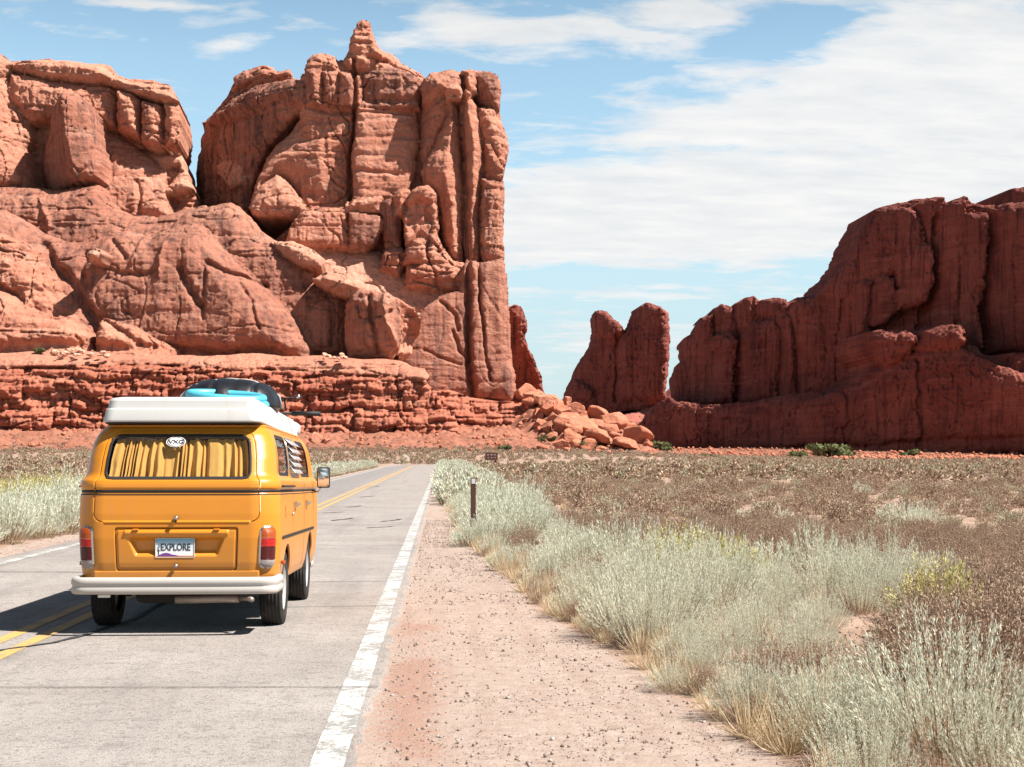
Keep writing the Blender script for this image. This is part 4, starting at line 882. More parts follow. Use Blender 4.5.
for a_, b_, c_, d_2 in ((-.012,.6445,.318,.004),(-.012,.7995,.318,.004)): vbox('plate_rim', (a_, .019, b_), (c_, .006, d_2), V_PLW, pl, .001)
vbox('plate_rim', (-.170, .019, .722), (.004, .006, .158), V_PLW, pl, .001); vbox('plate_rim', (.146, .019, .722), (.004, .006, .158), V_PLW, pl, .001)
# tail lights
for sg in (1, -1):
    cs = .742*sg; TL = lambda s, z, cs=cs: rr(s, z, cs, .725, .072, .172, .055)
    dome = lambda h: (lambda s, z, cs=cs: h*np.sqrt(np.clip(-rr(s, z, cs, .725, .072, .172, .055)/.05, 0, 1)))
    tl = sheet('tail_light', lambda s, z: TL(s, z)-.004, cs-.09, cs+.09, .54, .91, .006, V_CHR, .004, van, offf=dome(.022))
    for nm, za, zb, mt in (('amber_lens', .80, .90, L_AMB), ('red_lens', .735, .80, L_RED), ('dark_red_lens', .625, .735, L_DRED), ('clear_lens', .55, .625, L_CLR)):
        sheet(nm, lambda s, z, za=za, zb=zb: np.maximum(TL(s, z)+.006, np.maximum(za+.002-z, z-zb+.002)), cs-.09, cs+.09, .54, .91, .004, mt, .012, tl, offf=dome(.028))
# belt stripe, trims, seams
def band_(name, z0, z1, s0, s1, mat, off=.003, solid=0): return sheet(name, lambda s, z: np.maximum(np.maximum(z0-z, z-z1), np.maximum(s0-s, s-s1)), s0-.02, s1+.02, z0-.008, z1+.008, .012 if (s1-s0) > 1 else .006, mat, off, van, solid)
def strip_s(name, zc, hw, s0, s1, mat, off, n=260, parent=van):
    S = np.linspace(s0, s1, n); zz = np.array([zc-hw, zc-hw*.6, zc+hw*.6, zc+hw]); oo = np.array([off-.004, off, off, off-.004]); X, Z = np.meshgrid(S, zz); O = np.repeat(oo[:, None], n, 1)
    idx = np.arange(X.size).reshape(X.shape); q = np.stack([idx[:-1,:-1].ravel(), idx[:-1,1:].ravel(), idx[1:,1:].ravel(), idx[1:,:-1].ravel()], 1)
    return mesh_obj(name, PS(X, Z, O).reshape(-1, 3), q, mat, parent)
s_f = s_y(4.0)
strip_s('belt_stripe', 1.187, .011, -s_f, s_f, V_BLK, .006, 500); strip_s('belt_pinstripe', 1.160, .0035, -s_f, s_f, V_BLK, .004, 500)
for sg in (1, -1):
    s0, s1 = sorted((sg*s_y(.30), sg*s_y(3.55))); strip_s('side_trim', .795, .013, s0, s1, V_BLK, .010, 200)
def vseam(y, z0, z1, sg=1, w=.004, slope=0):
    Zs = np.linspace(z0, z1, 60); yy = y+slope*(Zs-z0); a = sg*(S_SIDE+yy-RR_)
    X = np.stack([a-w, a+w], 0); Z = np.stack([Zs, Zs], 0); V = PS(X, Z, .0015).reshape(-1, 3); n = len(Zs)
    return mesh_obj('door_seam', V, [(i, i+n, i+n+1, i+1) for i in range(n-1)], V_SEAM, van)
for sg in (1, -1):
    for y in (1.30, 2.44, 2.50): vseam(y, .47, 1.70, sg)
    vseam(3.56, .80, 1.25, sg); strip_s('door_seam', 1.70, .003, *sorted((sg*s_y(1.30), sg*s_y(3.5))), V_SEAM, .0015, 120)
# hatch hinge line shadow gap above the window, gutter, roof skin
def outline(z, scale=1.0, off=0, n=220, zz=None):
    S = np.linspace(-STOT/2, STOT/2, n, endpoint=False); p = PS(S, np.full(n, z), off); c = np.array([0, (p[:,1].min()+p[:,1].max())/2, 0]); q = c+(p-c)*[scale, scale, 1]; q[:, 2] = z if zz is None else zz; return q
vtube('rain_gutter', [tuple(p) for p in outline(1.735, off=.012, n=160)], .011, V_Y, van, closed=True, seg=8)
rings = [outline(1.745), outline(1.745, .985, zz=1.762), outline(1.745, .95, zz=1.776), outline(1.745, .8, zz=1.79), outline(1.745, .4, zz=1.798)]; n = 220
V = np.concatenate(rings); F = [(i*n+k, i*n+(k+1) % n, (i+1)*n+(k+1) % n, (i+1)*n+k) for i in range(4) for k in range(n)]+[tuple(range(4*n, 5*n))]
mesh_obj('roof', V, F, V_Y, van)
# pop top and luggage rack: rounded slabs
def slab(name, y0, y1, prof, mat, r_=.10, parent=van, droop=0):
    V = []; F = []; n = 0; N_ = 9
    for (hw, dy, z) in prof:
        pts = []; a0, a1 = y0+dy, y1-dy*.6; q = min(r_, hw*.9)
        for cx, cy_, st in ((hw-q, a0+q, -90), (hw-q, a1-q, 0), (-hw+q, a1-q, 90), (-hw+q, a0+q, 180)):
            for k in range(N_):
                an = R(st+90*k/(N_-1)); pts.append((cx+q*math.cos(an), cy_+q*math.sin(an)))
        for x, y in pts: V.append((x, y, z-droop*(y-y0)))
    m = 4*N_; L = len(prof)
    F = [(i*m+k, i*m+(k+1) % m, (i+1)*m+(k+1) % m, (i+1)*m+k) for i in range(L-1) for k in range(m)]+[tuple(range((L-1)*m, L*m)), tuple(range(m))[::-1]]
    o = mesh_obj(name, V, F, mat, parent); md = o.modifiers.new('edge', 'BEVEL'); md.width = .006; md.segments = 2; md.limit_method = 'ANGLE'; md.angle_limit = R(28); return o
poptop = slab('pop_top_roof', .17, 3.80, [(.655,0,1.762),(.66,-.005,1.775),(.652,.0,1.80),(.640,.012,1.872),(.626,.026,1.878),(.618,.032,1.945),(.60,.05,1.968),(.55,.10,1.978),(.2,.4,1.984)], V_W, .09, droop=.012)
slab('pop_top_seal', .19, 3.60, [(.645,0,1.748),(.648,0,1.764)], V_BLK, .09)
slab('luggage_rack', 3.84, 4.25, [(.58,0,1.72),(.64,-.02,1.80),(.645,-.02,1.88),(.60,.03,1.915)], V_W, .08)
# side windows, curtains, louvres
for sg in (1, -1):
    for i, (a, b) in enumerate(WINS):
        w = sidewin(a, b, sgn=sg); s0, s1 = sorted((sg*s_y(a-.04), sg*s_y(b+.04)))
        fr = sheet('side_window', lambda s, z, w=w: w(s, z)-.003, s0, s1, 1.29, 1.70, .02, V_GLD, -.004, van)
        sheet('window_frame', ring(w, .013), s0, s1, 1.29, 1.70, .008, V_BLK if i != 1 else V_CHR, .004, fr, solid=.012)
    curtain('side_curtain', *sorted((sg*s_y(.40), sg*s_y(.95))), 1.33, 1.65, -.07, V_CURB, .02, 12, van, 5)
    lv = None
    for k in range(5):
        z0 = 1.345+k*.060; S = np.linspace(*sorted((sg*s_y(1.40), sg*s_y(2.28))), 12); X, Z = np.meshgrid(S, [z0, z0+.066]); O = np.array([[.052]*12, [.008]*12])
        idx = np.arange(24).reshape(2, 12); q = np.stack([idx[:-1,:-1].ravel(), idx[:-1,1:].ravel(), idx[1:,1:].ravel(), idx[1:,:-1].ravel()], 1)
        lo = mesh_obj('louvre_pane', PS(X, Z, O).reshape(-1, 3), q, simple('frosted_louvre_glass', (.50,.54,.57), .12, spec=.7, var=.03) if k == 0 and sg == 1 else bpy.data.materials['frosted_louvre_glass'], van, False)
        md = lo.modifiers.new('t', 'SOLIDIFY'); md.thickness = .006
sheet('windscreen', lambda s, z: WS(s, z)-.003, S_FC-.70, S_FC-.001, 1.17, 1.63, .03, V_GLS, -.004, van); sheet('windscreen', lambda s, z: WS(s, z)-.003, -S_FC+.001, -S_FC+.70, 1.17, 1.63, .03, V_GLS, -.004, van)
# dark interior volume: floor, seats, lining
vbox('cabin_floor', (0, 2.15, .50), (1.45, 4.0, .04), V_DARK); vbox('rear_seat', (0, .75, .80), (1.3, .9, .5), V_DARK, bev=.05); vbox('headliner', (0, 2.1, 1.735), (1.2, 3.4, .01), V_DARK)
for sg in (-1, 1):
    vbox('front_seat', (.38*sg, 3.0, .85), (.48, .14, .62), V_DARK, bev=.05); vbox('side_lining', (.755*sg, 2.1, .85), (.01, 3.6, .66), V_DARK, bev=0)
vbox('rear_lining', (0, .14, .80), (1.30, .01, .50), V_DARK, bev=0)
# handles, rail, mirror, indicators
for sg in (1, -1):
    for y, z in ((1.42, 1.06), (2.62, 1.06)):
        p = PS(np.array([sg*s_y(y)]), np.array([z]), .035)[0]; h = vbox('door_handle', (p[0], p[1]+.06, p[2]), (.016, .14, .022), V_CHR, van, .006); vbox('handle_mount', (p[0]-.018*sg, p[1], p[2]), (.035, .03, .05), V_CHR, h, .008)
    p = PS(np.array([sg*s_y(.78)]), np.array([1.228]), .012)[0]; vbox('sliding_rail', (p[0], p[1], p[2]), (.02, 1.05, .016), V_BLK, van, .003)
    mx_, my_, mz_ = .945*sg, 3.50, 1.315
    mr = vbox('wing_mirror', (mx_, my_, mz_), (.135, .035, .215), V_BLK, van, .016, seg=3); vbox('mirror_glass', (mx_, my_-.0185, mz_), (.112, .004, .190), simple('mirror_silver', (.75,.75,.75), .03, 1.0, var=0) if sg == 1 else bpy.data.materials['mirror_silver'], mr, .0015)
    vtube('mirror_arm', [(mx_-.02*sg, my_+.01, mz_-.09), (mx_-.06*sg, my_+.04, mz_-.15), (.80*sg, my_+.06, mz_-.13)], .009, V_CHR, mr)
    p = PS(np.array([sg*s_y(3.93)]), np.array([.62]), .02)[0]
    vbox('side_marker', (sg*.868, .42, .60) if False else (sg*.842, .36, .585), (.03, .06, .035), L_AMB, van, .008)
fl = sheet('fuel_flap', lambda s, z: rr(s, z, s_y(.62), 1.03, .065, .065, .02), s_y(.50), s_y(.74), .93, 1.13, .01, V_Y, .004, van, solid=.004)
vtube('filler_cap', [(.838, 1.18, .98), (.852, 1.18, .98)], .016, V_CHR)
# bumper
def bumper(name, yf, sgn):
    path = []
    for k in range(-40, 41):
        u = k/40; x = 0; 
        a = abs(u)
        if a < .70: x, y = a/.70*.702, -.135+.02*(a/.7)**4
        elif a < .84: th = (a-.70)/.14*math.pi/2; x, y = .702+.118*math.sin(th), -.115+.10*(1-math.cos(th))+.0
        else: x, y = .820, -.015+(a-.84)/.16*.40
        path.append((math.copysign(x, u) if u else 0, y))
    prof = [(0,.352),(-.012,.356),(-.020,.372),(-.022,.400),(-.013,.412),(-.013,.424),(-.022,.436),(-.021,.462),(-.012,.482),(.004,.490),(.03,.488),(.034,.46),(.03,.36)]
    V = []; F = []; n = len(path); m = len(prof)
    for i, (x, y) in enumerate(path):
        a = Vector(path[min(i+1, n-1)])-Vector(path[max(i-1, 0)]); nx, ny = a.y, -a.x; l = math.hypot(nx, ny); nx, ny = nx/l, ny/l
        for d, z in prof: V.append((x-nx*d*-1 if False else x+nx*(-d), yf+sgn*(y+ny*(-d)), z))
    for i in range(n-1):
        for k in range(m-1):
            f = (i*m+k, (i+1)*m+k, (i+1)*m+k+1, i*m+k+1); F.append(f if sgn > 0 else f[::-1])
    F += [tuple(range(m)), tuple(range((n-1)*m, n*m))[::-1]]
    return mesh_obj(name, V, F, V_W, van)
bumper('bumper', 0, 1); fb = bumper('bumper', 4.34, -1); fb.scale = (.93, 1, 1)
# running gear
vbox('underbody', (0, 2.1, .41), (1.25, 3.9, .14), V_DARK, bev=.03); vbox('engine_block', (0, .42, .36), (.72, .55, .20), V_DARK, bev=.05); vbox('rear_valance', (0, .05, .47), (1.35, .03, .13), V_Y, bev=.01)
vtube('exhaust_muffler', [(-.02, .12, .292), (.50, .12, .300)], .034, V_STL, seg=16); vtube('exhaust_pipe', [(.50, .12, .300), (.58, .10, .300), (.62, .02, .295)], .022, V_STL)
vbox('tow_bracket', (-.58, .02, .33), (.10, .04, .025), V_CHR, bev=.004)
def spin(name, prof, mat, parent, seg=56, c=(0,0,0), tread=0):
    V = []; F = []; m = len(prof)
    for i in range(seg):
        a = 2*math.pi*i/seg
        for (x, r_) in prof: V.append((c[0]+x, c[1]+r_*math.cos(a), c[2]+r_*math.sin(a)))
    for i in range(seg):
        j = (i+1) % seg
        for k in range(m-1): F.append((i*m+k, i*m+k+1, j*m+k+1, j*m+k))
    return mesh_obj(name, V, F, mat, parent)
def tyre_mat():
    m, t, b = new_mat('tyre_rubber', .85, (.022,.021,.021), spec=.2); tc = t.nodes.new('ShaderNodeTexCoord').outputs['Object']
    w = t.nodes.new('ShaderNodeTexWave'); w.bands_direction = 'X'; w.inputs['Scale'].default_value = 10; t.links.new(tc, w.inputs['Vector'])
    c = mixc(t, ramp(t, noise(t, tc, 6, 5, .7), [(.4, 0.0), (.75, .5)]), (.02,.019,.019), (.10,.075,.06)); t.links.new(c, b.inputs['Base Color']); bump(t, b, w.outputs['Fac'], .8, .01); return m
M_TYRE = tyre_mat()
for y in (AX_R, AX_F):
    zc = .328+math.tan(-VPITCH)*y
    for sg in (1, -1):
        w = empty('wheel', (sg*.715, y, zc)); w.parent = van
        spin('tyre', [(sg*-.09,.20),(sg*-.098,.26),(sg*-.092,.308),(sg*-.07,.325),(sg*-.03,.330),(sg*.03,.330),(sg*.07,.325),(sg*.092,.308),(sg*.098,.26),(sg*.088,.195)], M_TYRE, w)
        spin('rim', [(sg*-.05,.01),(sg*-.05,.19),(sg*.02,.185),(sg*.075,.195),(sg*.088,.200),(sg*.080,.185),(sg*.045,.165),(sg*.035,.12),(sg*.05,.105),(sg*.05,.09)], V_GREY, w, 40)
        spin('hub_cap', [(sg*.045,.105),(sg*.062,.10),(sg*.075,.06),(sg*.08,.001)], V_CHR, w, 32)
    vtube('axle', [(-.66, y, zc), (.66, y, zc)], .03, V_DARK)
for sg in (1, -1):
    vbox('mud_flap', (sg*.70, 3.78 if False else 1.32, .33), (.19, .012, .18), V_BLK, bev=.004)
# ---------------------------------------------------------------- load on the roof (things of their own)
def van_pt(x, y, z): return Matrix.Translation((VX, VY, 0)) @ Matrix.Rotation(VPITCH, 4, 'X') @ Vector((x, y, z))
bag = empty('roof_bag', van_pt(.17, 1.98, 1.96), 'shiny black quilted vinyl bag lying on the white van roof', 'bag'); bag.rotation_euler = (VPITCH, 0, R(8))
def dome_bag():
    nu, nv = 120, 40; V = []
    for j in range(nv+1):
        ph = math.pi/2*j/nv
        for i in range(nu):
            th = 2*math.pi*i/nu; f = lambda v, e: math.copysign(abs(v)**e, v)
            x = .47*f(math.cos(ph), .62)*f(math.cos(th), .72); y = .60*f(math.cos(ph), .62)*f(math.sin(th), .72); z = .275*f(math.sin(ph), .85)
            k = 1.0
            for xs in (-.30, -.11, .08, .27): k -= .085*math.exp(-((x-xs-.12*y)/.016)**2)
            for ys in (-.22, .18): k -= .075*math.exp(-((y-ys+.1*x)/.018)**2)
            k += .02*math.sin(9*x+4*y)*math.sin(7*y)
            V.append((x*(.5+.5*k), y*(.5+.5*k), z*k))
    F = [(j*nu+i, j*nu+(i+1) % nu, (j+1)*nu+(i+1) % nu, (j+1)*nu+i) for j in range(nv) for i in range(nu)]+[tuple(range(nu))[::-1]]
    return mesh_obj('cushion', V, F, V_BAG, bag)
dome_bag()
vtube('strap', [(-.49, -.02, .0), (-.46, -.02, .12), (-.36, -.02, .215), (-.2, -.02, .265), (0, -.02, .285), (.2, -.02, .268), (.36, -.02, .215), (.46, -.02, .12), (.49, -.02, .0)], .009, V_GREY, bag, seg=6)
for k, (r_, z) in enumerate(((.345, .028), (.33, .082))):
    pts_ = [(r_*math.cos(2*math.pi*i/64), .62*r_*math.sin(2*math.pi*i/64), 0) for i in range(64)]
    if k == 0: tube = empty('inflatable_ring', van_pt(.235, 1.22, 1.95), 'bright cyan vinyl ring bundle on the van roof in front of the black bag', 'inflatable'); tube.rotation_euler = (VPITCH+R(9), R(4), 0)
    o = vtube('coil', pts_, .040-.003*k, V_CYAN, tube, closed=True, seg=14); o.location = (-.012*k, .05*k, z)
pd = empty('roof_pole', van_pt(.60, 3.05, 1.965), 'dark pole with a grip end sticking out past the right edge of the van roof', 'pole'); vtube('shaft', [(-.5, .1, 0), (.10, 0, .0)], .014, V_BLK, pd); vtube('grip', [(.06, 0, 0), (.34, -.03, -.005)], .024, V_BLK, pd)
pd2 = empty('roof_bar', van_pt(.63, 2.30, 2.075), 'short bar with a knob end beside the black roof bag', 'bar'); vtube('rod', [(-.12, .05, -.06), (0, 0, 0), (.19, -.02, .012)], .009, V_BLK, pd2); vtube('knob', [(.13, -.01, .016), (.17, -.02, .02)], .017, V_CHR, pd2); vtube('support', [(.02, 0, 0), (.03, .02, -.12)], .008, V_BLK, pd2)
# ---------------------------------------------------------------- plants
def leafmat(name, leaf, leaf2, stem, dead, trans=.25, patch=.9):
    m, t, b = new_mat(name, .85, spec=.15)
    P = t.nodes.new('ShaderNodeNewGeometry').outputs['Position']
    a = N(t, 'ShaderNodeAttribute', attribute_name='leaf').outputs['Fac']; d = N(t, 'ShaderNodeAttribute', attribute_name='dead').outputs['Fac']
    n = noise(t, P, patch, 3, .6); n2 = noise(t, P, 25, 2, .6)
    c = mixc(t, ramp(t, math_n(t, 'ADD', math_n(t, 'MULTIPLY', n, .6), math_n(t, 'MULTIPLY', n2, .4)), [(.36, 0.0), (.64, 1.0)]), leaf, leaf2)
    c = mixc(t, d, c, dead); c = mixc(t, a, stem, c)
    t.links.new(c, b.inputs['Base Color'])
    tr = t.nodes.new('ShaderNodeBsdfTranslucent'); t.links.new(c, tr.inputs[0])
    mx = t.nodes.new('ShaderNodeMixShader'); mx.inputs[0].default_value = trans
    t.links.new(b.outputs[0], mx.inputs[1]); t.links.new(tr.outputs[0], mx.inputs[2]); t.links.new(mx.outputs[0], t.nodes['Material Output'].inputs[0])
    return m
M_SAGE = leafmat('sage_foliage', (.60,.62,.49), (.74,.75,.61), (.36,.26,.17), (.36,.22,.12), .35)
M_BROWN = leafmat('dry_shrub_twigs', (.37,.25,.17), (.54,.425,.305), (.28,.18,.13), (.21,.13,.09), .25)
M_YELLOW = leafmat('rabbitbrush_foliage', (.50,.46,.18), (.60,.54,.25), (.30,.22,.12), (.28,.20,.10))
M_STRAW = leafmat('straw_grass', (.58,.43,.26), (.66,.53,.36), (.42,.30,.18), (.38,.24,.13))
M_GREEN = leafmat('juniper_foliage', (.085,.095,.038), (.14,.15,.06), (.12,.08,.06), (.10,.09,.05), .1)

def plant_arrays(seed, H, Rd, nstem, nleaf, lw, ll, sw, lean=.55, up=1.0, ball=False, deadp=.15, leaf_from=.3, crown=.25, splay=.35):
    g = np.random.default_rng(seed)
    ang = g.uniform(0, 2*np.pi, nstem); rr = np.sqrt(g.uniform(0, 1, nstem))
    b = np.stack([np.cos(ang)*rr*Rd*crown, np.sin(ang)*rr*Rd*crown, np.zeros(nstem)], 1)
    if ball:
        el = g.uniform(.05, 1.5, nstem); d = g.uniform(.6, 1.0, nstem)
        tip = np.stack([np.cos(ang)*np.cos(el)*Rd*d, np.sin(ang)*np.cos(el)*Rd*d, np.sin(el)*H*d+.02], 1)
    else:
        tip = np.stack([np.cos(ang)*rr*Rd, np.sin(ang)*rr*Rd, H*(1-lean*rr**2)*g.uniform(.62, 1.0, nstem)], 1)
        tip[:, :2] += g.normal(0, Rd*.10, (nstem, 2))
    mid = b*.45+tip*.55; mid[:, :2] += (tip-b)[:, :2]*.12; mid[:, 2] -= H*.06*rr
    ts = np.array([0, .5, 1.0])
    side = g.normal(size=(nstem, 3)); dr = tip-b; dr /= np.linalg.norm(dr, axis=1)[:, None]
    side = np.cross(dr, side); side /= np.linalg.norm(side, axis=1)[:, None]
    def pos(t): t = t[..., None]; return (1-t)**2*b_[...]+2*t*(1-t)*m_+t*t*e_
    V = []; F = []; leaf = []; dead = []
    b_, m_, e_ = b, mid*1.0, tip
    cps = [pos(np.full(nstem, t)) for t in ts]
    sv = np.stack([cps[0]-side*sw, cps[0]+side*sw, cps[1]-side*sw*.7, cps[1]+side*sw*.7, cps[2]-side*sw*.25, cps[2]+side*sw*.25], 1).reshape(-1, 3)
    base = np.arange(nstem)*6
    sf = np.concatenate([np.stack([base, base+1, base+3, base+2], 1), np.stack([base+2, base+3, base+5, base+4], 1)])
    V.append(sv); F.append(sf); leaf.append(np.zeros(len(sv))); dead.append(np.zeros(len(sv)))
    if nleaf:
        k = nstem*nleaf; si = np.repeat(np.arange(nstem), nleaf); t = g.uniform(leaf_from, 1.0, k)
        b_, m_, e_ = b[si], mid[si], tip[si]; p = pos(t)
        dirs = dr[si] + g.normal(0, splay, (k, 3)); dirs /= np.linalg.norm(dirs, axis=1)[:, None]
        s2 = np.cross(dirs, g.normal(size=(k, 3))); s2 /= np.linalg.norm(s2, axis=1)[:, None]
        L = ll*g.uniform(.6, 1.3, k)[:, None]; Wd = lw*g.uniform(.7, 1.2, k)[:, None]
        p = p+g.normal(0, sw*1.5, (k, 3))
        lv = np.stack([p, p+dirs*L*.5+s2*Wd, p+dirs*L, p+dirs*L*.5-s2*Wd], 1).reshape(-1, 3)
        bb = np.arange(k)*4+len(sv); V.append(lv); F.append(np.stack([bb, bb+1, bb+2, bb+3], 1))
        dd = ((g.uniform(size=k) < deadp) | (t*H < .30*H*g.uniform(.3, 1.3, k))).astype(float)
        leaf.append(np.ones(4*k)); dead.append(np.repeat(dd, 4))
    return np.concatenate(V), np.concatenate(F), np.concatenate(leaf), np.concatenate(dead)
def plant_mesh(name, arr, mat):
    o = mesh_obj(name, arr[0], arr[1], mat, smooth=False, attrs=dict(leaf=arr[2], dead=arr[3])); me = o.data; bpy.data.objects.remove(o); return me
def merge(name, variants, pts, mat, label=None, seed=0, zs=(.8, 1.2)):
    g = np.random.default_rng(seed); V = []; F = []; L = []; D = []; n = 0
    vi = g.integers(0, len(variants), len(pts))
    for k, arr in enumerate(variants):
        P = pts[vi == k]
        if not len(P): continue
        a = g.uniform(0, 6.283, len(P)); sc = P[:, 3]; sz = sc*g.uniform(zs[0], zs[1], len(P))
        x, y, z = arr[0].T; ca, sa = np.cos(a)[:, None], np.sin(a)[:, None]
        W = np.stack([(x*ca-y*sa)*sc[:, None]+P[:, 0:1], (x*sa+y*ca)*sc[:, None]+P[:, 1:2], z*sz[:, None]+P[:, 2:3]], 2).reshape(-1, 3)
        m = len(x); f = (arr[1][None]+(np.arange(len(P))*m)[:, None, None]).reshape(-1, 4)+n
        V.append(W); F.append(f); L.append(np.tile(arr[2], len(P))); D.append(np.tile(arr[3], len(P))); n += len(W)
    o = mesh_obj(name, np.concatenate(V), np.concatenate(F), mat, smooth=False, attrs=dict(leaf=np.concatenate(L), dead=np.concatenate(D)))
    return tag(o, label, kind='stuff')
def inst(name, me, x, y, sc, zsc, label, cat, group, z=None):
    o = bpy.data.objects.new(name, me); COL.objects.link(o); o.location = (x, y, (on_full(x, y) if z is None else z)-.01)
    o.rotation_euler = (0, 0, random.uniform(0, 6.28)); o.scale = (sc, sc, sc*zsc); return tag(o, label, cat, group)
def on_full(x, y): return float(full_z(np.array([x]), np.array([y]))[0])
def in_frame(x, y, mrg=.06):
    t = x/y; return ray(0, 453)[0]-mrg < t < ray(1024, 453)[0]+mrg
def scatter(n, fx, y0, y1, pw=1.0, mind=None, seed=0):
    g = np.random.default_rng(seed); out = []; cells = {}
    for _ in range(n):
        y = y0+(y1-y0)*g.uniform()**pw; lo, hi = fx(y)
        if hi <= lo: continue
        x = g.uniform(lo, hi)
        if not in_frame(x, y): continue
        if mind:
            d = mind(y) if callable(mind) else mind; c = (int(x/d), int(y/d)); bad = False
            for i in (-1, 0, 1):
                for j in (-1, 0, 1):
                    for (a, b, dd) in cells.get((c[0]+i, c[1]+j, ), ()):
                        if (a-x)**2+(b-y)**2 < d*d: bad = True
            if bad: continue
            cells.setdefault(c, []).append((x, y, d))
        out.append((x, y))
    return out

SAGE_HI = [plant_arrays(300+i, .62, .42, 200, 56, .0017, .021, .0022, lean=.62, crown=.42, splay=.22, deadp=.05, leaf_from=.38) for i in range(6)]
SAGE_MD = [plant_arrays(320+i, .62, .43, 110, 30, .0036, .040, .0035, lean=.62, crown=.42, splay=.18, deadp=.05, leaf_from=.38) for i in range(4)]
SAGE_LO = [plant_arrays(340+i, .60, .42, 44, 9, .016, .085, .010, lean=.4, crown=.6, splay=.25) for i in range(4)]
sage_hi = [plant_mesh('sagebrush', a, M_SAGE) for a in SAGE_HI]; sage_md = [plant_mesh('sagebrush', a, M_SAGE) for a in SAGE_MD]
BROWN_HI = [plant_arrays(360+i, .34, .42, 300, 18, .0030, .016, .0022, ball=True, deadp=.4, leaf_from=.45, splay=.9, crown=.4) for i in range(5)]
BROWN_MD = [plant_arrays(370+i, .36, .45, 80, 12, .011, .036, .005, ball=True, deadp=.4, leaf_from=.5, splay=.9, crown=.4) for i in range(4)]
BROWN_LO = [plant_arrays(380+i, .40, .55, 20, 7, .042, .11, .014, ball=True, deadp=.4, leaf_from=.5, splay=.9) for i in range(5)]
brown_hi = [plant_mesh('desert_shrub', a, M_BROWN) for a in BROWN_HI]
YEL = [plant_arrays(390+i, .50, .38, 150, 22, .0055, .032, .003, lean=.6, crown=.3, splay=.4, deadp=.1) for i in range(3)]
yel = [plant_mesh('rabbitbrush', a, M_YELLOW) for a in YEL]
TUFT = [plant_arrays(400+i, .36, .24, 110, 0, 0, 0, .0025, lean=.7, crown=.25) for i in range(4)]
TUFT_LO = [plant_arrays(410+i, .38, .30, 34, 0, 0, 0, .012, lean=.6, crown=.4) for i in range(3)]
for A in TUFT+TUFT_LO: A[2][:] = 1

# right hand belt of sagebrush
BE_Y = [6, 8, 9.5, 11, 13, 15, 16, 17, 19.3, 20.2, 21, 26, 36, 60, 120, 200]; BE_X = [2.75, 2.7, 2.7, 3.3, 3.75, 4.4, 4.2, 6.8, 7.2, 5.0, 2.5, 2.1, 1.95, 1.8, 2.0, 2.2]
def belt(y): return shoulder_edge(y)+.22+.12*math.sin(y*1.7)+.08*math.sin(y*4.1), float(np.interp(y, BE_Y, BE_X))
pts = scatter(9000, belt, 6.6, 46, 1.0, lambda y: .47 if y < 20 else .52, seed=3)
lpts = scatter(2600, lambda y: (-9.6, -7.15-.1*math.sin(y)), 21, 62, 1.0, .55, seed=4)
allp = sorted(pts+lpts, key=lambda p: p[1])
g0 = np.random.default_rng(77); rest = []; gaps = []
for k, (x, y) in enumerate(allp):
    if y > 16 and x > 3.4 and g0.uniform() < .45: continue
    cl = float(fbm(np.array([x*.8]), np.array([y*.5]), np.array([2.0]), 2, 88)[0])
    if cl < -.62: gaps.append((x, y)); continue
    edge = x-shoulder_edge(y) < .55 and x > 0
    sc = g0.uniform(.72, 1.25)*(.82 if edge else 1.0)*(1.1 if y > 16 else 1.0)*(1.15 if x < 0 else 1)*(1+.75*cl)*.97*(g0.uniform(.75, 1.12))*(.80 if x > 2.6 else 1)*(.92 if y < 12 else 1)
    if k < 300: pass
    if sum(1 for _ in ()) or len([1]) and k < 300:
        me = sage_hi[g0.integers(6)] if y < 17 else sage_md[g0.integers(4)]
        if x < 0: lab, grp = 'silvery sagebrush growing along the far left edge of the road', 'sagebrush along the far road edge'
        else: lab, grp = 'silvery green sagebrush in the dense thicket right of the gravel shoulder', 'sagebrush thicket beside the gravel'
        inst('sagebrush', me, x, y, sc, g0.uniform(.9, 1.2), lab, 'sagebrush', grp)
    else: rest.append((x, y, on_full(x, y), sc))
far = scatter(9000, belt, 46, 190, 1.0, .36, seed=5)
far += scatter(2500, lambda y: (-9.2 if y < 130 else -8.6, -7.0), 62, 172, 1.0, .45, seed=6)
rn = np.array([r for r in rest if r[1] < 50]); rf = np.array([r for r in rest if r[1] >= 50]+[(x, y, on_full(x, y), g0.uniform(.9, 1.25)*1.1) for x, y in far])
if len(rn): merge('sagebrush_thicket', SAGE_MD, rn, M_SAGE, 'silvery sagebrush filling the roadside belt behind the nearest bushes', 8)
merge('sagebrush_belt', SAGE_LO, rf, M_SAGE, 'far sagebrush strips running along both road edges', 9)

# brown desert shrubs
def fieldR(y):
    b = float(np.interp(y, BE_Y, BE_X)) if y < 200 else 8
    return b+.15, .365*y+3
def fieldL(y): return -.285*y-3, -10.0
bp = scatter(2600, fieldR, 7.5, 34, .9, .50, seed=10)
bp = sorted([p for p in bp if not (16.5 < p[1] < 20 and p[0] < 7 and random.random() < .5)], key=lambda p: p[1])
mid_ = []
for k, (x, y) in enumerate(bp):
    sc = random.uniform(.55, 1.4)*(1.3 if y < 16 else 1)
    if k < 280: inst('desert_shrub', brown_hi[k % 5], x, y, sc*1.05, random.uniform(.8, 1.2), 'low brown twiggy shrub on the flat behind the sagebrush thicket', 'desert shrub', 'brown shrubs behind the thicket')
    else: mid_.append((x, y, on_full(x, y), sc*1.05))
mid_ += [(x, y, on_full(x, y), random.uniform(.6, 1.6)) for x, y in scatter(6000, fieldR, 34, 90, .7, 1.12, seed=11)+scatter(3000, fieldL, 36, 90, .7, .95, seed=12)]
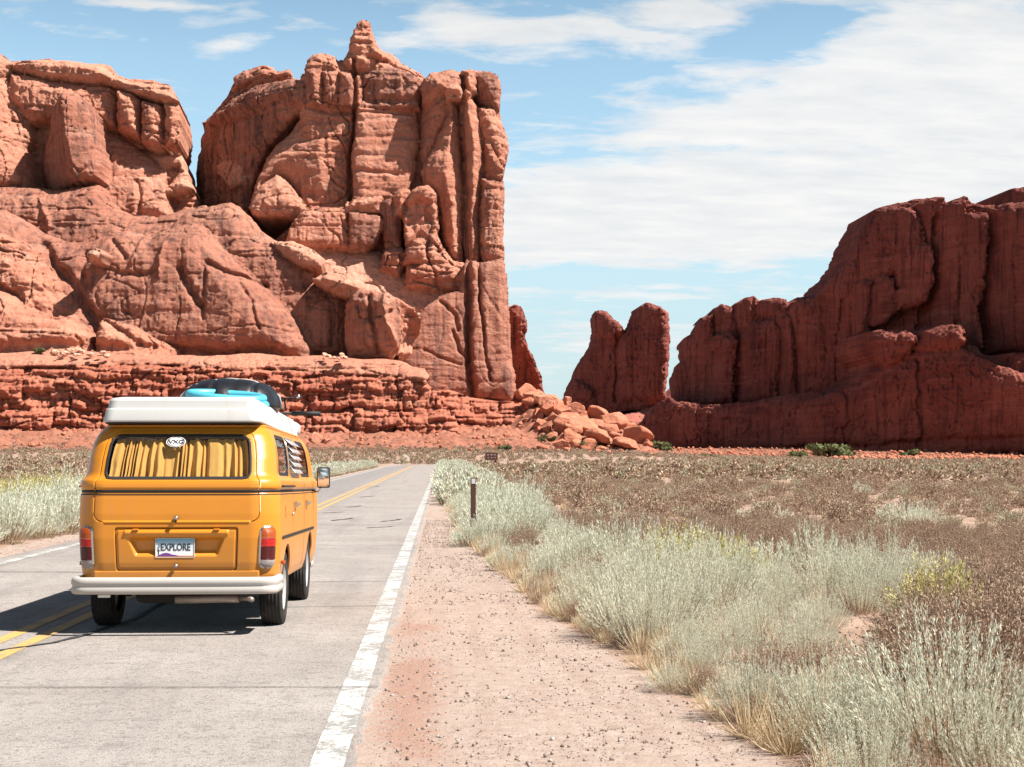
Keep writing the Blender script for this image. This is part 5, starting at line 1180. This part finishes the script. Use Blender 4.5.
random.shuffle(mid_); M_OLIVE = leafmat('olive_scrub_foliage', (.36,.33,.21), (.50,.46,.34), (.28,.20,.14), (.30,.19,.13), .25)
q4 = len(mid_)//4; merge('olive_scrub', SAGE_LO, np.array([(a, b, c, d*.62) for a, b, c, d in mid_[:q4]]), M_OLIVE, 'olive and grey low bushes mixed into the brown scrub', 43, (.6, 1.0)); mid_ = mid_[q4:]
merge('desert_scrub', BROWN_MD, np.array(mid_), M_BROWN, 'brown scrub covering the flat to both sides', 13, (.7, 1.3))
lo_ = [(x, y, on_full(x, y), random.uniform(.7, 2.0)) for x, y in scatter(16000, lambda y: (max(fieldR(y)[0], 3+(y-176)**2/260 + 4 if y > 176 else 0) if y < 215 else -.285*y-3, fieldR(y)[1] if y > 250 else min(fieldR(y)[1], 400)), 90, 300, .75, 2.0, seed=14)+
       scatter(9000, fieldL, 90, 215, .75, 2.0, seed=15)+scatter(14000, lambda y: (45, (.25+.05*math.sin(y*.13)*math.sin(y*.05))*y), 300, 475, .8, 2.6, seed=16)]
random.shuffle(lo_)
# keep the carriageway clear where it bends away
def clear(p):
    if p[1] < ROAD_TURN_Y: return not (-7 < p[0] < .6)
    r_ = math.hypot(p[0]-ROAD_TURN_R, p[1]-ROAD_TURN_Y); return not (ROAD_TURN_R-.5 < r_ < ROAD_TURN_R+7.2)
lo_ = [p for p in lo_ if clear(p)]
q4 = len(lo_)//3; merge('distant_olive_scrub', BROWN_LO, np.array(lo_[:q4]), M_OLIVE, 'olive bushes dotted over the far flat', 44, (.7, 1.3)); lo_ = lo_[q4:]
merge('distant_scrub', BROWN_LO, np.array(lo_), M_BROWN, 'brown scrub of the far flat running to the cliffs', 17, (.7, 1.3))
# shrubs thinning out on the red slope under the ledges
sl = [(x, y, on_full(x, y), random.uniform(.7, 1.8)*(1.0 if y < 300 else .9)) for x, y in scatter(2600, lambda y: (-.285*y-3, 46), 285, 322, 1.6, 1.5, seed=18)]
merge('slope_scrub', BROWN_LO, np.array(sl), M_BROWN, 'sparse shrubs dotting the red slope under the ledges', 19)
sr = [(x, y, on_full(x, y), random.uniform(.6, 1.5)) for x, y in scatter(1500, lambda y: (55 if y > 475 else .24*y, .375*y), 318, 585, 1.0, 3.0, seed=38)]
merge('cliff_foot_scrub', BROWN_LO, np.array(sr), M_BROWN, 'scattered scrub on the red ground before the shaded cliff', 39)
# pale tufts through the field, straw at the edge of the thicket
tf = [(x, y, on_full(x, y), random.uniform(.35, .75)) for x, y in scatter(1100, fieldR, 18, 160, .8, 1.6, seed=20)+scatter(900, fieldL, 36, 160, .8, 1.2, seed=21)]
merge('pale_grass', TUFT_LO, np.array(tf), M_STRAW, 'pale dry grass tufts scattered through the scrub', 22)
def strawx(y): e = float(shoulder_edge(y)); return e+.05, e+.45
ed = [(x, y, on_full(x, y), random.uniform(.35, .85)) for x, y in scatter(420, strawx, 6.8, 30, .8, .12, seed=23)]
ed += [(x, y, on_full(x, y), random.uniform(.5, .95)) for x, y in scatter(700, lambda y: (shoulder_edge(y), shoulder_edge(y)+.45), 30, 110, 1, .22, seed=24)]
ed += [(x, y, on_full(x, y), random.uniform(.7, 1.2)) for x, y in [(1.95,8.3),(2.05,8.6),(2.2,8.2),(1.85,8.9),(2.35,8.7),(2.45,9.9),(2.6,10.2),(2.5,10.5),(2.1,7.8),(1.75,8.1),(1.65,8.6)]]
merge('dry_grass', TUFT, np.array(ed), M_STRAW, 'straw coloured grass along the edge of the gravel shoulder', 25)
bs = [(x, y, on_full(x, y), random.uniform(.6, 1.1)) for x, y in gaps]+[(x, y, on_full(x, y), random.uniform(.35, .6)) for x, y in scatter(260, lambda y: (shoulder_edge(y)+.12, shoulder_edge(y)+.6), 7, 40, .9, .2, seed=26)]
merge('dead_twigs', BROWN_HI[:3], np.array(bs), M_BROWN, 'brown dead twigs at the foot of the roadside bushes', 27)
# yellow green rabbitbrush
for (px, py, sc, lab) in ((700,590,.9,None),(672,592,1.0,None),(728,606,.9,None),(655,600,.8,None),(745,612,.8,None),(688,603,.8,None)):
    tx, tz = ray(px, py-14); Y = -(CAM_Z+.05)/tz; inst('rabbitbrush', yel[int(px) % 3], tx*Y, Y, sc*1.35, 1.1, 'yellow rabbitbrush behind the middle of the sagebrush thicket', 'rabbitbrush', 'yellow bushes behind the thicket')
tx, tz = ray(938, 640); Y = -(CAM_Z+.2)/tz; inst('rabbitbrush', yel[0], tx*Y, Y, 1.25, 1.15, 'bright yellow green bush beside the dark brown shrubs at the right', 'rabbitbrush', None)
for k, (x, y) in enumerate(scatter(260, lambda y: (-15, -9.4), 31, 54, 1, .75, seed=28)):
    inst('rabbitbrush', yel[k % 3], x, y, random.uniform(1.3, 1.9), random.uniform(.9, 1.2), 'yellow green bush behind the far roadside sagebrush left of the van', 'rabbitbrush', 'yellow green bushes left of the van')
for x_, y_, s_ in ((.46,26.0,.8),(.68,26.2,.95),(.33,26.6,.6),(.85,26.6,1.0)): inst('sagebrush', sage_md[0], x_, y_, s_, 1, 'silvery sagebrush hiding the foot of the brown marker post', 'sagebrush', 'sagebrush at the marker post')
# lone grey bushes out on the brown flat
for (px, py, s_, lab) in ((778,527,1.1,'pale grey bush on the brown flat, larger of the middle ones'),(745,523,.9,'pale spreading bush on the brown flat left of the larger grey one'),(700,522,.8,'small pale grey bush nearest the left on the brown flat'),
        (905,526,1.5,'widest pale grey bush on the brown flat below the right cliff'),(925,528,1.2,'pale grey bush touching the widest one on the brown flat'),(860,497,1.3,'small pale bush far out on the brown flat'),(670,499,1.0,'tiny pale bush on the brown flat behind the thicket')):
    tx, tz = ray(px, py); Y = -(CAM_Z+.28)/tz; inst('sagebrush', sage_md[int(px) % 4], tx*Y, Y, s_*1.15, .72, lab, 'sagebrush', None)

# green bushes at the foot of the cliffs
def juniper(px, py, Y, w, h, label, z=None):
    x, _, zz = at(px, py, Y); z0 = zz if Y == 343 else on_full(x, Y)-.1
    root = empty('juniper_bush', (x, Y, z0), label, 'juniper')
    g = np.random.default_rng(int(px)); V = []; F = []; n = 0; nb = 14
    cs = np.stack([g.uniform(-.36, .36, nb)*w, g.uniform(-.3, .3, nb)*w, g.uniform(.25, .78, nb)*h], 1)
    for c in cs:
        r_ = g.uniform(.16, .26)*w; k = 130
        d = g.normal(size=(k, 3)); d /= np.linalg.norm(d, axis=1)[:, None]; p = c+d*r_*g.uniform(.5, 1.05, k)[:, None]*np.array([1, 1, h/w*1.1])
        s_ = .055*w; u = g.normal(size=(k, 3)); u /= np.linalg.norm(u, axis=1)[:, None]; v = np.cross(u, d)
        V.append(np.stack([p-u*s_, p+v*s_*.6, p+u*s_, p-v*s_*.6], 1).reshape(-1, 3)); b = np.arange(k)*4+n; F.append(np.stack([b, b+1, b+2, b+3], 1)); n += 4*k
    V = np.concatenate(V); V[:, 2] = np.maximum(V[:, 2], 0); mesh_obj('crown', V, np.concatenate(F), M_GREEN, root, False, dict(leaf=np.ones(len(V)), dead=(g.uniform(size=len(V)) < .1)*1.0))
    bm = bmesh.new()
    for c in cs[:5]:
        dv = Vector(c)*.9; L = dv.length; mt = Matrix.Translation(dv/2) @ dv.to_track_quat('Z', 'Y').to_matrix().to_4x4()
        bmesh.ops.create_cone(bm, cap_ends=True, segments=6, radius1=.03*w, radius2=.012*w, depth=L, matrix=mt)
    me = bpy.data.meshes.new('trunk'); bm.to_mesh(me); bm.free(); me.materials.append(M_GREEN); o = bpy.data.objects.new('trunk', me); COL.objects.link(o); o.parent = root
for a_ in ((662,458,330,6.2,2.6,'dark green bush at the right hand foot of the rock fall'),(829,461,440,12.5,4.2,'widest green bush before the foot of the shaded cliff'),(910,463,450,6.0,2.6,'round green bush rightmost before the shaded cliff'),
        (797,460,440,6,2.2,'pale green bush left of the widest one at the cliff foot'),(690,459,400,4,1.4,'low green bush between rock fall and shaded cliff, left one'),(708,459,400,4.2,1.6,'low green bush between rock fall and shaded cliff, right one'),
        (588,455,308,3.6,2.0,'dark bush in front of the fallen boulders'),(543,448,318,2.2,2.0,'small green bush on the red slope left of the boulders'),(553,441,325,2.0,1.6,'small green bush highest on the red slope by the boulders'),(40,354,343,2.6,1.7,'single green bush on top of the ledge terrace'),
        (505,458,292,2.6,1.4,'grey green bush right behind the brown road sign')):
    juniper(*a_)

# weathered dead branch
def tube_path(name, pts, r0, r1, mat, parent=None, seg=6):
    P = [Vector(p) for p in pts]; V = []; F = []
    for i, p in enumerate(P):
        d = (P[min(i+1, len(P)-1)]-P[max(i-1, 0)]).normalized(); u = d.orthogonal().normalized(); v = d.cross(u); r_ = r0+(r1-r0)*i/(len(P)-1)
        V += [p+u*r_*math.cos(a)+v*r_*math.sin(a) for a in [2*math.pi*k/seg for k in range(seg)]]
    for i in range(len(P)-1):
        F += [(i*seg+k, i*seg+(k+1) % seg, (i+1)*seg+(k+1) % seg, (i+1)*seg+k) for k in range(seg)]
    F += [tuple(range(seg))[::-1], tuple(range((len(P)-1)*seg, len(P)*seg))]
    return mesh_obj(name, V, F, mat, parent)
m_wood = simple('bleached_wood', (.42,.37,.33), .9, scale=20, var=.35)
bx, by, bz = at(1004, 645, 11.6)
root = empty('dead_branch', (bx, by, bz-.06), 'bleached grey dead branches lying in the dark brown shrubs', 'dead branch')
for k in range(9):
    a = random.uniform(-.5, .5)+(math.pi if k % 2 else 0); L = random.uniform(.25, .6)
    tube_path('branch', [(0, 0, .05), (math.cos(a)*L*.5, math.sin(a)*L*.3, .10+random.uniform(0, .06)), (math.cos(a)*L, math.sin(a)*L*.6+.05, .08+random.uniform(0, .12))], .011, .003, m_wood, root)

# ---------------------------------------------------------------- stones
def pebble_stuff():
    g = np.random.default_rng(5); n = 16000
    y = 6.4+30*g.uniform(size=n)**1.5; e = shoulder_edge(y); x = -.36+(e+.5+.36)*g.uniform(size=n); x = np.where(g.uniform(size=n) < .15, -7.0+.8*g.uniform(size=n), x)
    r_ = .0028+.010*g.uniform(size=n)**9+.001*(y/10)
    phi = (1+5**.5)/2; ico = np.array([(-1,phi,0),(1,phi,0),(-1,-phi,0),(1,-phi,0),(0,-1,phi),(0,1,phi),(0,-1,-phi),(0,1,-phi),(phi,0,-1),(phi,0,1),(-phi,0,-1),(-phi,0,1)])/1.9
    fc = np.array([(0,11,5),(0,5,1),(0,1,7),(0,7,10),(0,10,11),(1,5,9),(5,11,4),(11,10,2),(10,7,6),(7,1,8),(3,9,4),(3,4,2),(3,2,6),(3,6,8),(3,8,9),(4,9,5),(2,4,11),(6,2,10),(8,6,7),(9,8,1)])
    V = ico[None]*r_[:, None, None]*g.uniform(.6, 1.3, (n, 1, 3))*g.uniform(.8, 1.2, (n, 12, 1)); z = full_z(x, y)+r_*.35
    V = V+np.stack([x, y, z], 1)[:, None]; F = (fc[None]+(np.arange(n)*12)[:, None, None]).reshape(-1, 3)
    m, t, b = new_mat('pebble_stone', .9, spec=.15); P = t.nodes.new('ShaderNodeNewGeometry').outputs['Position']
    c = ramp(t, noise(t, P, 14, 2, .5), [(.3, (.14,.09,.075)), (.45, (.22,.155,.13)), (.6, (.33,.27,.24)), (.7, (.42,.38,.35))]); t.links.new(c, b.inputs['Base Color'])
    tag(mesh_obj('gravel', V.reshape(-1, 3), F, m, smooth=False), 'loose gravel and pebbles on the road shoulder', kind='stuff')
pebble_stuff()
def rubble():
    g = np.random.default_rng(15); n = 5200
    x = g.uniform(-105, 46, n); y = g.uniform(294, 352, n); k = talus_z(x, y) > .4; x, y = x[k], y[k]; m_ = len(x)
    r2 = .10+.5*g.uniform(size=m_)**5
    y2 = g.uniform(320, 590, 2600); x2 = y2*g.uniform(.10, .38, 2600); x2 = np.where((y2 < 475) & (x2 < .24*y2), y2*g.uniform(.25, .38, 2600), x2)
    x = np.concatenate([x, x2]); y = np.concatenate([y, y2]); r_ = np.concatenate([r2, .15+.7*g.uniform(size=2600)**4]); n = len(x)
    me = BM_[0]; base = rock_mesh('s', 7, M_BOULD, cuts=7, sub=0); V0 = np.array([v.co for v in base.vertices]); F0 = np.array([tuple(p.vertices) for p in base.polygons])
    a = g.uniform(0, 6.28, n); ca, sa = np.cos(a)[:, None], np.sin(a)[:, None]; X, Y, Z = V0.T; sx = g.uniform(.7, 1.4, (n, 1))
    V = np.stack([(X*sx*ca-Y*sa), (X*sx*sa+Y*ca), Z+0*sa], 2)*r_[:, None, None]+np.stack([x, y, full_z(x, y)+r_*.3+.15], 1)[:, None]
    F = (F0[None]+(np.arange(n)*len(V0))[:, None, None]).reshape(-1, 3)
    tag(mesh_obj('rubble', V.reshape(-1, 3), F, M_BOULD, smooth=False), 'small red stones strewn over the slopes under the cliffs', kind='stuff')
rubble()
# fallen boulders at the right hand end of the cliff
FALL = [(518,392,13),(527,396,15),(536,399,13),(545,402,14),(553,406,12),(530,404,11),(560,424,12),(570,440,13),(590,447,12),(552,440,10),(626,446,14),(540,424,9),(612,426,21),(636,438,22),(583,430,19),(564,428,20),(548,412,17),(600,440,17),(572,410,14),(596,418,15),(520,394,11),(528,400,9),(534,397,8),(541,402,9),(547,409,10),(556,408,11),(562,414,12),(565,404,9),(571,420,13),(578,412,9),(584,420,11),(574,432,14),(566,440,12),(592,414,9),(600,413,12),(597,428,13),(604,421,8),(588,431,9),(610,432,14),(618,424,10),(616,438,9),(627,430,13),(636,434,12),(640,441,11),(648,446,9),(606,442,9),(560,446,12),(578,446,10),(548,430,8),(552,420,8),(538,415,8),(592,444,8),(622,444,10),(632,447,8),(600,450,7),(645,452,7)]
for k, (px, py, w) in enumerate(FALL):
    x, y, z = hit(px, py+w*.3, 300, 372); sz = w*y/F_PX*.95
    place_rock('boulder', BM_[k % 7], (x, y, z+sz*.45), sz, (random.uniform(-.4,.4), random.uniform(-.4,.4), random.uniform(0,6.28)),
        'big angular sandstone boulder in the rock fall below the cliff\'s right end', 'boulders of the rock fall', (1, random.uniform(.75,1.1), random.uniform(.8,1.1)))
gg = np.random.default_rng(91)
for k in range(150):
    px = gg.uniform(440, 655); lo = np.interp(px, [440, 520, 560, 600, 650], [432, 398, 408, 416, 444]); py = gg.uniform(lo, 456)
    x, y, z = hit(px, py, 296, 372); sz = gg.uniform(.3, .9)*(1.6 if k % 4 == 0 and px > 520 else 1)
    place_rock('boulder', BM_[k % 7], (x, y, z+sz*.2), sz, (gg.uniform(-.5,.5), gg.uniform(-.5,.5), gg.uniform(0,6.28)), 'small red stone lying among the rubble of the cliff foot slope', 'small stones on the slope')
for px, py, w, lab in ((316,439,15,'large boulder at the foot of the ledges beside the van roof'),(325,441,10,'rounded boulder just right of the large one at the ledge foot'),(306,442,8,'smaller boulder left of the large one at the ledge foot')):
    x, y, z = hit(px, py+3, 296, 372); sz = w*y/F_PX*.6; place_rock('boulder', BM_[w % 7], (x, y, z+sz*.3), sz, (.2, .1, w), lab, None)
x, y, z = hit(491, 440, 296, 372); place_rock('pale_rock', BP_[0], (x, y, z+.4), 1.1, (0, .2, 1), 'whitish boulder on the red slope above the road sign', None)
for k in range(46):
    px = gg.uniform(50, 108) if k < 34 else gg.uniform(322, 346); py = (gg.uniform(350, 357) if k < 34 else gg.uniform(355, 359)); Yt = 350-(py-350)*1.2; x, y, z = at(px, py, Yt-4)
    place_rock('pale_rock', BP_[k % 3], (x, y, z+.1), gg.uniform(.35, .95), (gg.uniform(-.4,.4), gg.uniform(-.4,.4), gg.uniform(0,6)), 'pale fallen rock in the heap on top of the ledge terrace' if k < 34 else 'pale rock on the terrace against the jutting block', 'pale rocks on the left terrace' if k < 34 else 'pale rocks by the jutting block', (1,1,gg.uniform(.6,1)))

# ---------------------------------------------------------------- marker post and road sign
def boxm(name, c, s, mat, parent, bev=.004, rot=None):
    bm = bmesh.new(); bmesh.ops.create_cube(bm, size=1)
    for v in bm.verts: v.co = Vector((v.co.x*s[0], v.co.y*s[1], v.co.z*s[2]))
    if bev: bmesh.ops.bevel(bm, geom=bm.edges[:], offset=bev, segments=2, affect='EDGES', profile=.5)
    if rot: bmesh.ops.rotate(bm, verts=bm.verts, matrix=Euler(rot).to_matrix())
    for v in bm.verts: v.co += Vector(c)
    me = bpy.data.meshes.new(name); bm.to_mesh(me); bm.free(); me.materials.append(mat)
    o = bpy.data.objects.new(name, me); COL.objects.link(o); o.parent = parent; return o
m_postb = simple('brown_painted_post', (.085,.035,.027), .7, scale=12, var=.25); m_refl = simple('reflector_sticker', (.55,.55,.56), .4, scale=80); m_cream = simple('cream_lettering', (.5,.42,.36), .7)
px_, _, _ = at(475, 500, 27.0)
post = empty('marker_post', (px_-.03, 27.0, on_full(px_, 27)), 'thin brown roadside marker post with a pale reflector, standing in the sagebrush', 'marker post')
top = 1.085-on_full(px_, 27)
boxm('stake', (0, 0, top/2), (.088, .022, top), m_postb, post, .005); boxm('reflector', (.002, -.0135, top-.06), (.062, .004, .085), m_refl, post, .001); boxm('reflector_frame', (.002, -.0115, top-.06), (.074, .004, .10), simple('dark_frame', (.06,.05,.05)), post, .001)
sx, _, _ = at(491.5, 456, 150)
sg = empty('road_sign', (sx, 150, on_full(sx, 150)), 'small brown road sign with pale lettering standing beyond the marker post', 'road sign')
zc = at(491, 456.3, 150)[2]-on_full(sx, 150)
boxm('sign_panel', (0, 0, zc), (1.18, .05, .72), m_postb, sg, .01); boxm('post', (-.38, .05, zc/2), (.10, .06, zc+.3), m_postb, sg); boxm('post', (.38, .05, zc/2), (.10, .06, zc+.3), m_postb, sg)
for k, (x, z, w) in enumerate(((-.33,.14,.2),(.0,.14,.26),(.32,.14,.2),(-.3,-.13,.12),(.02,-.13,.14),(.34,-.13,.12))): boxm('lettering', (x, -.028, zc+z), (w*.8, .006, .05), m_cream, sg, 0)
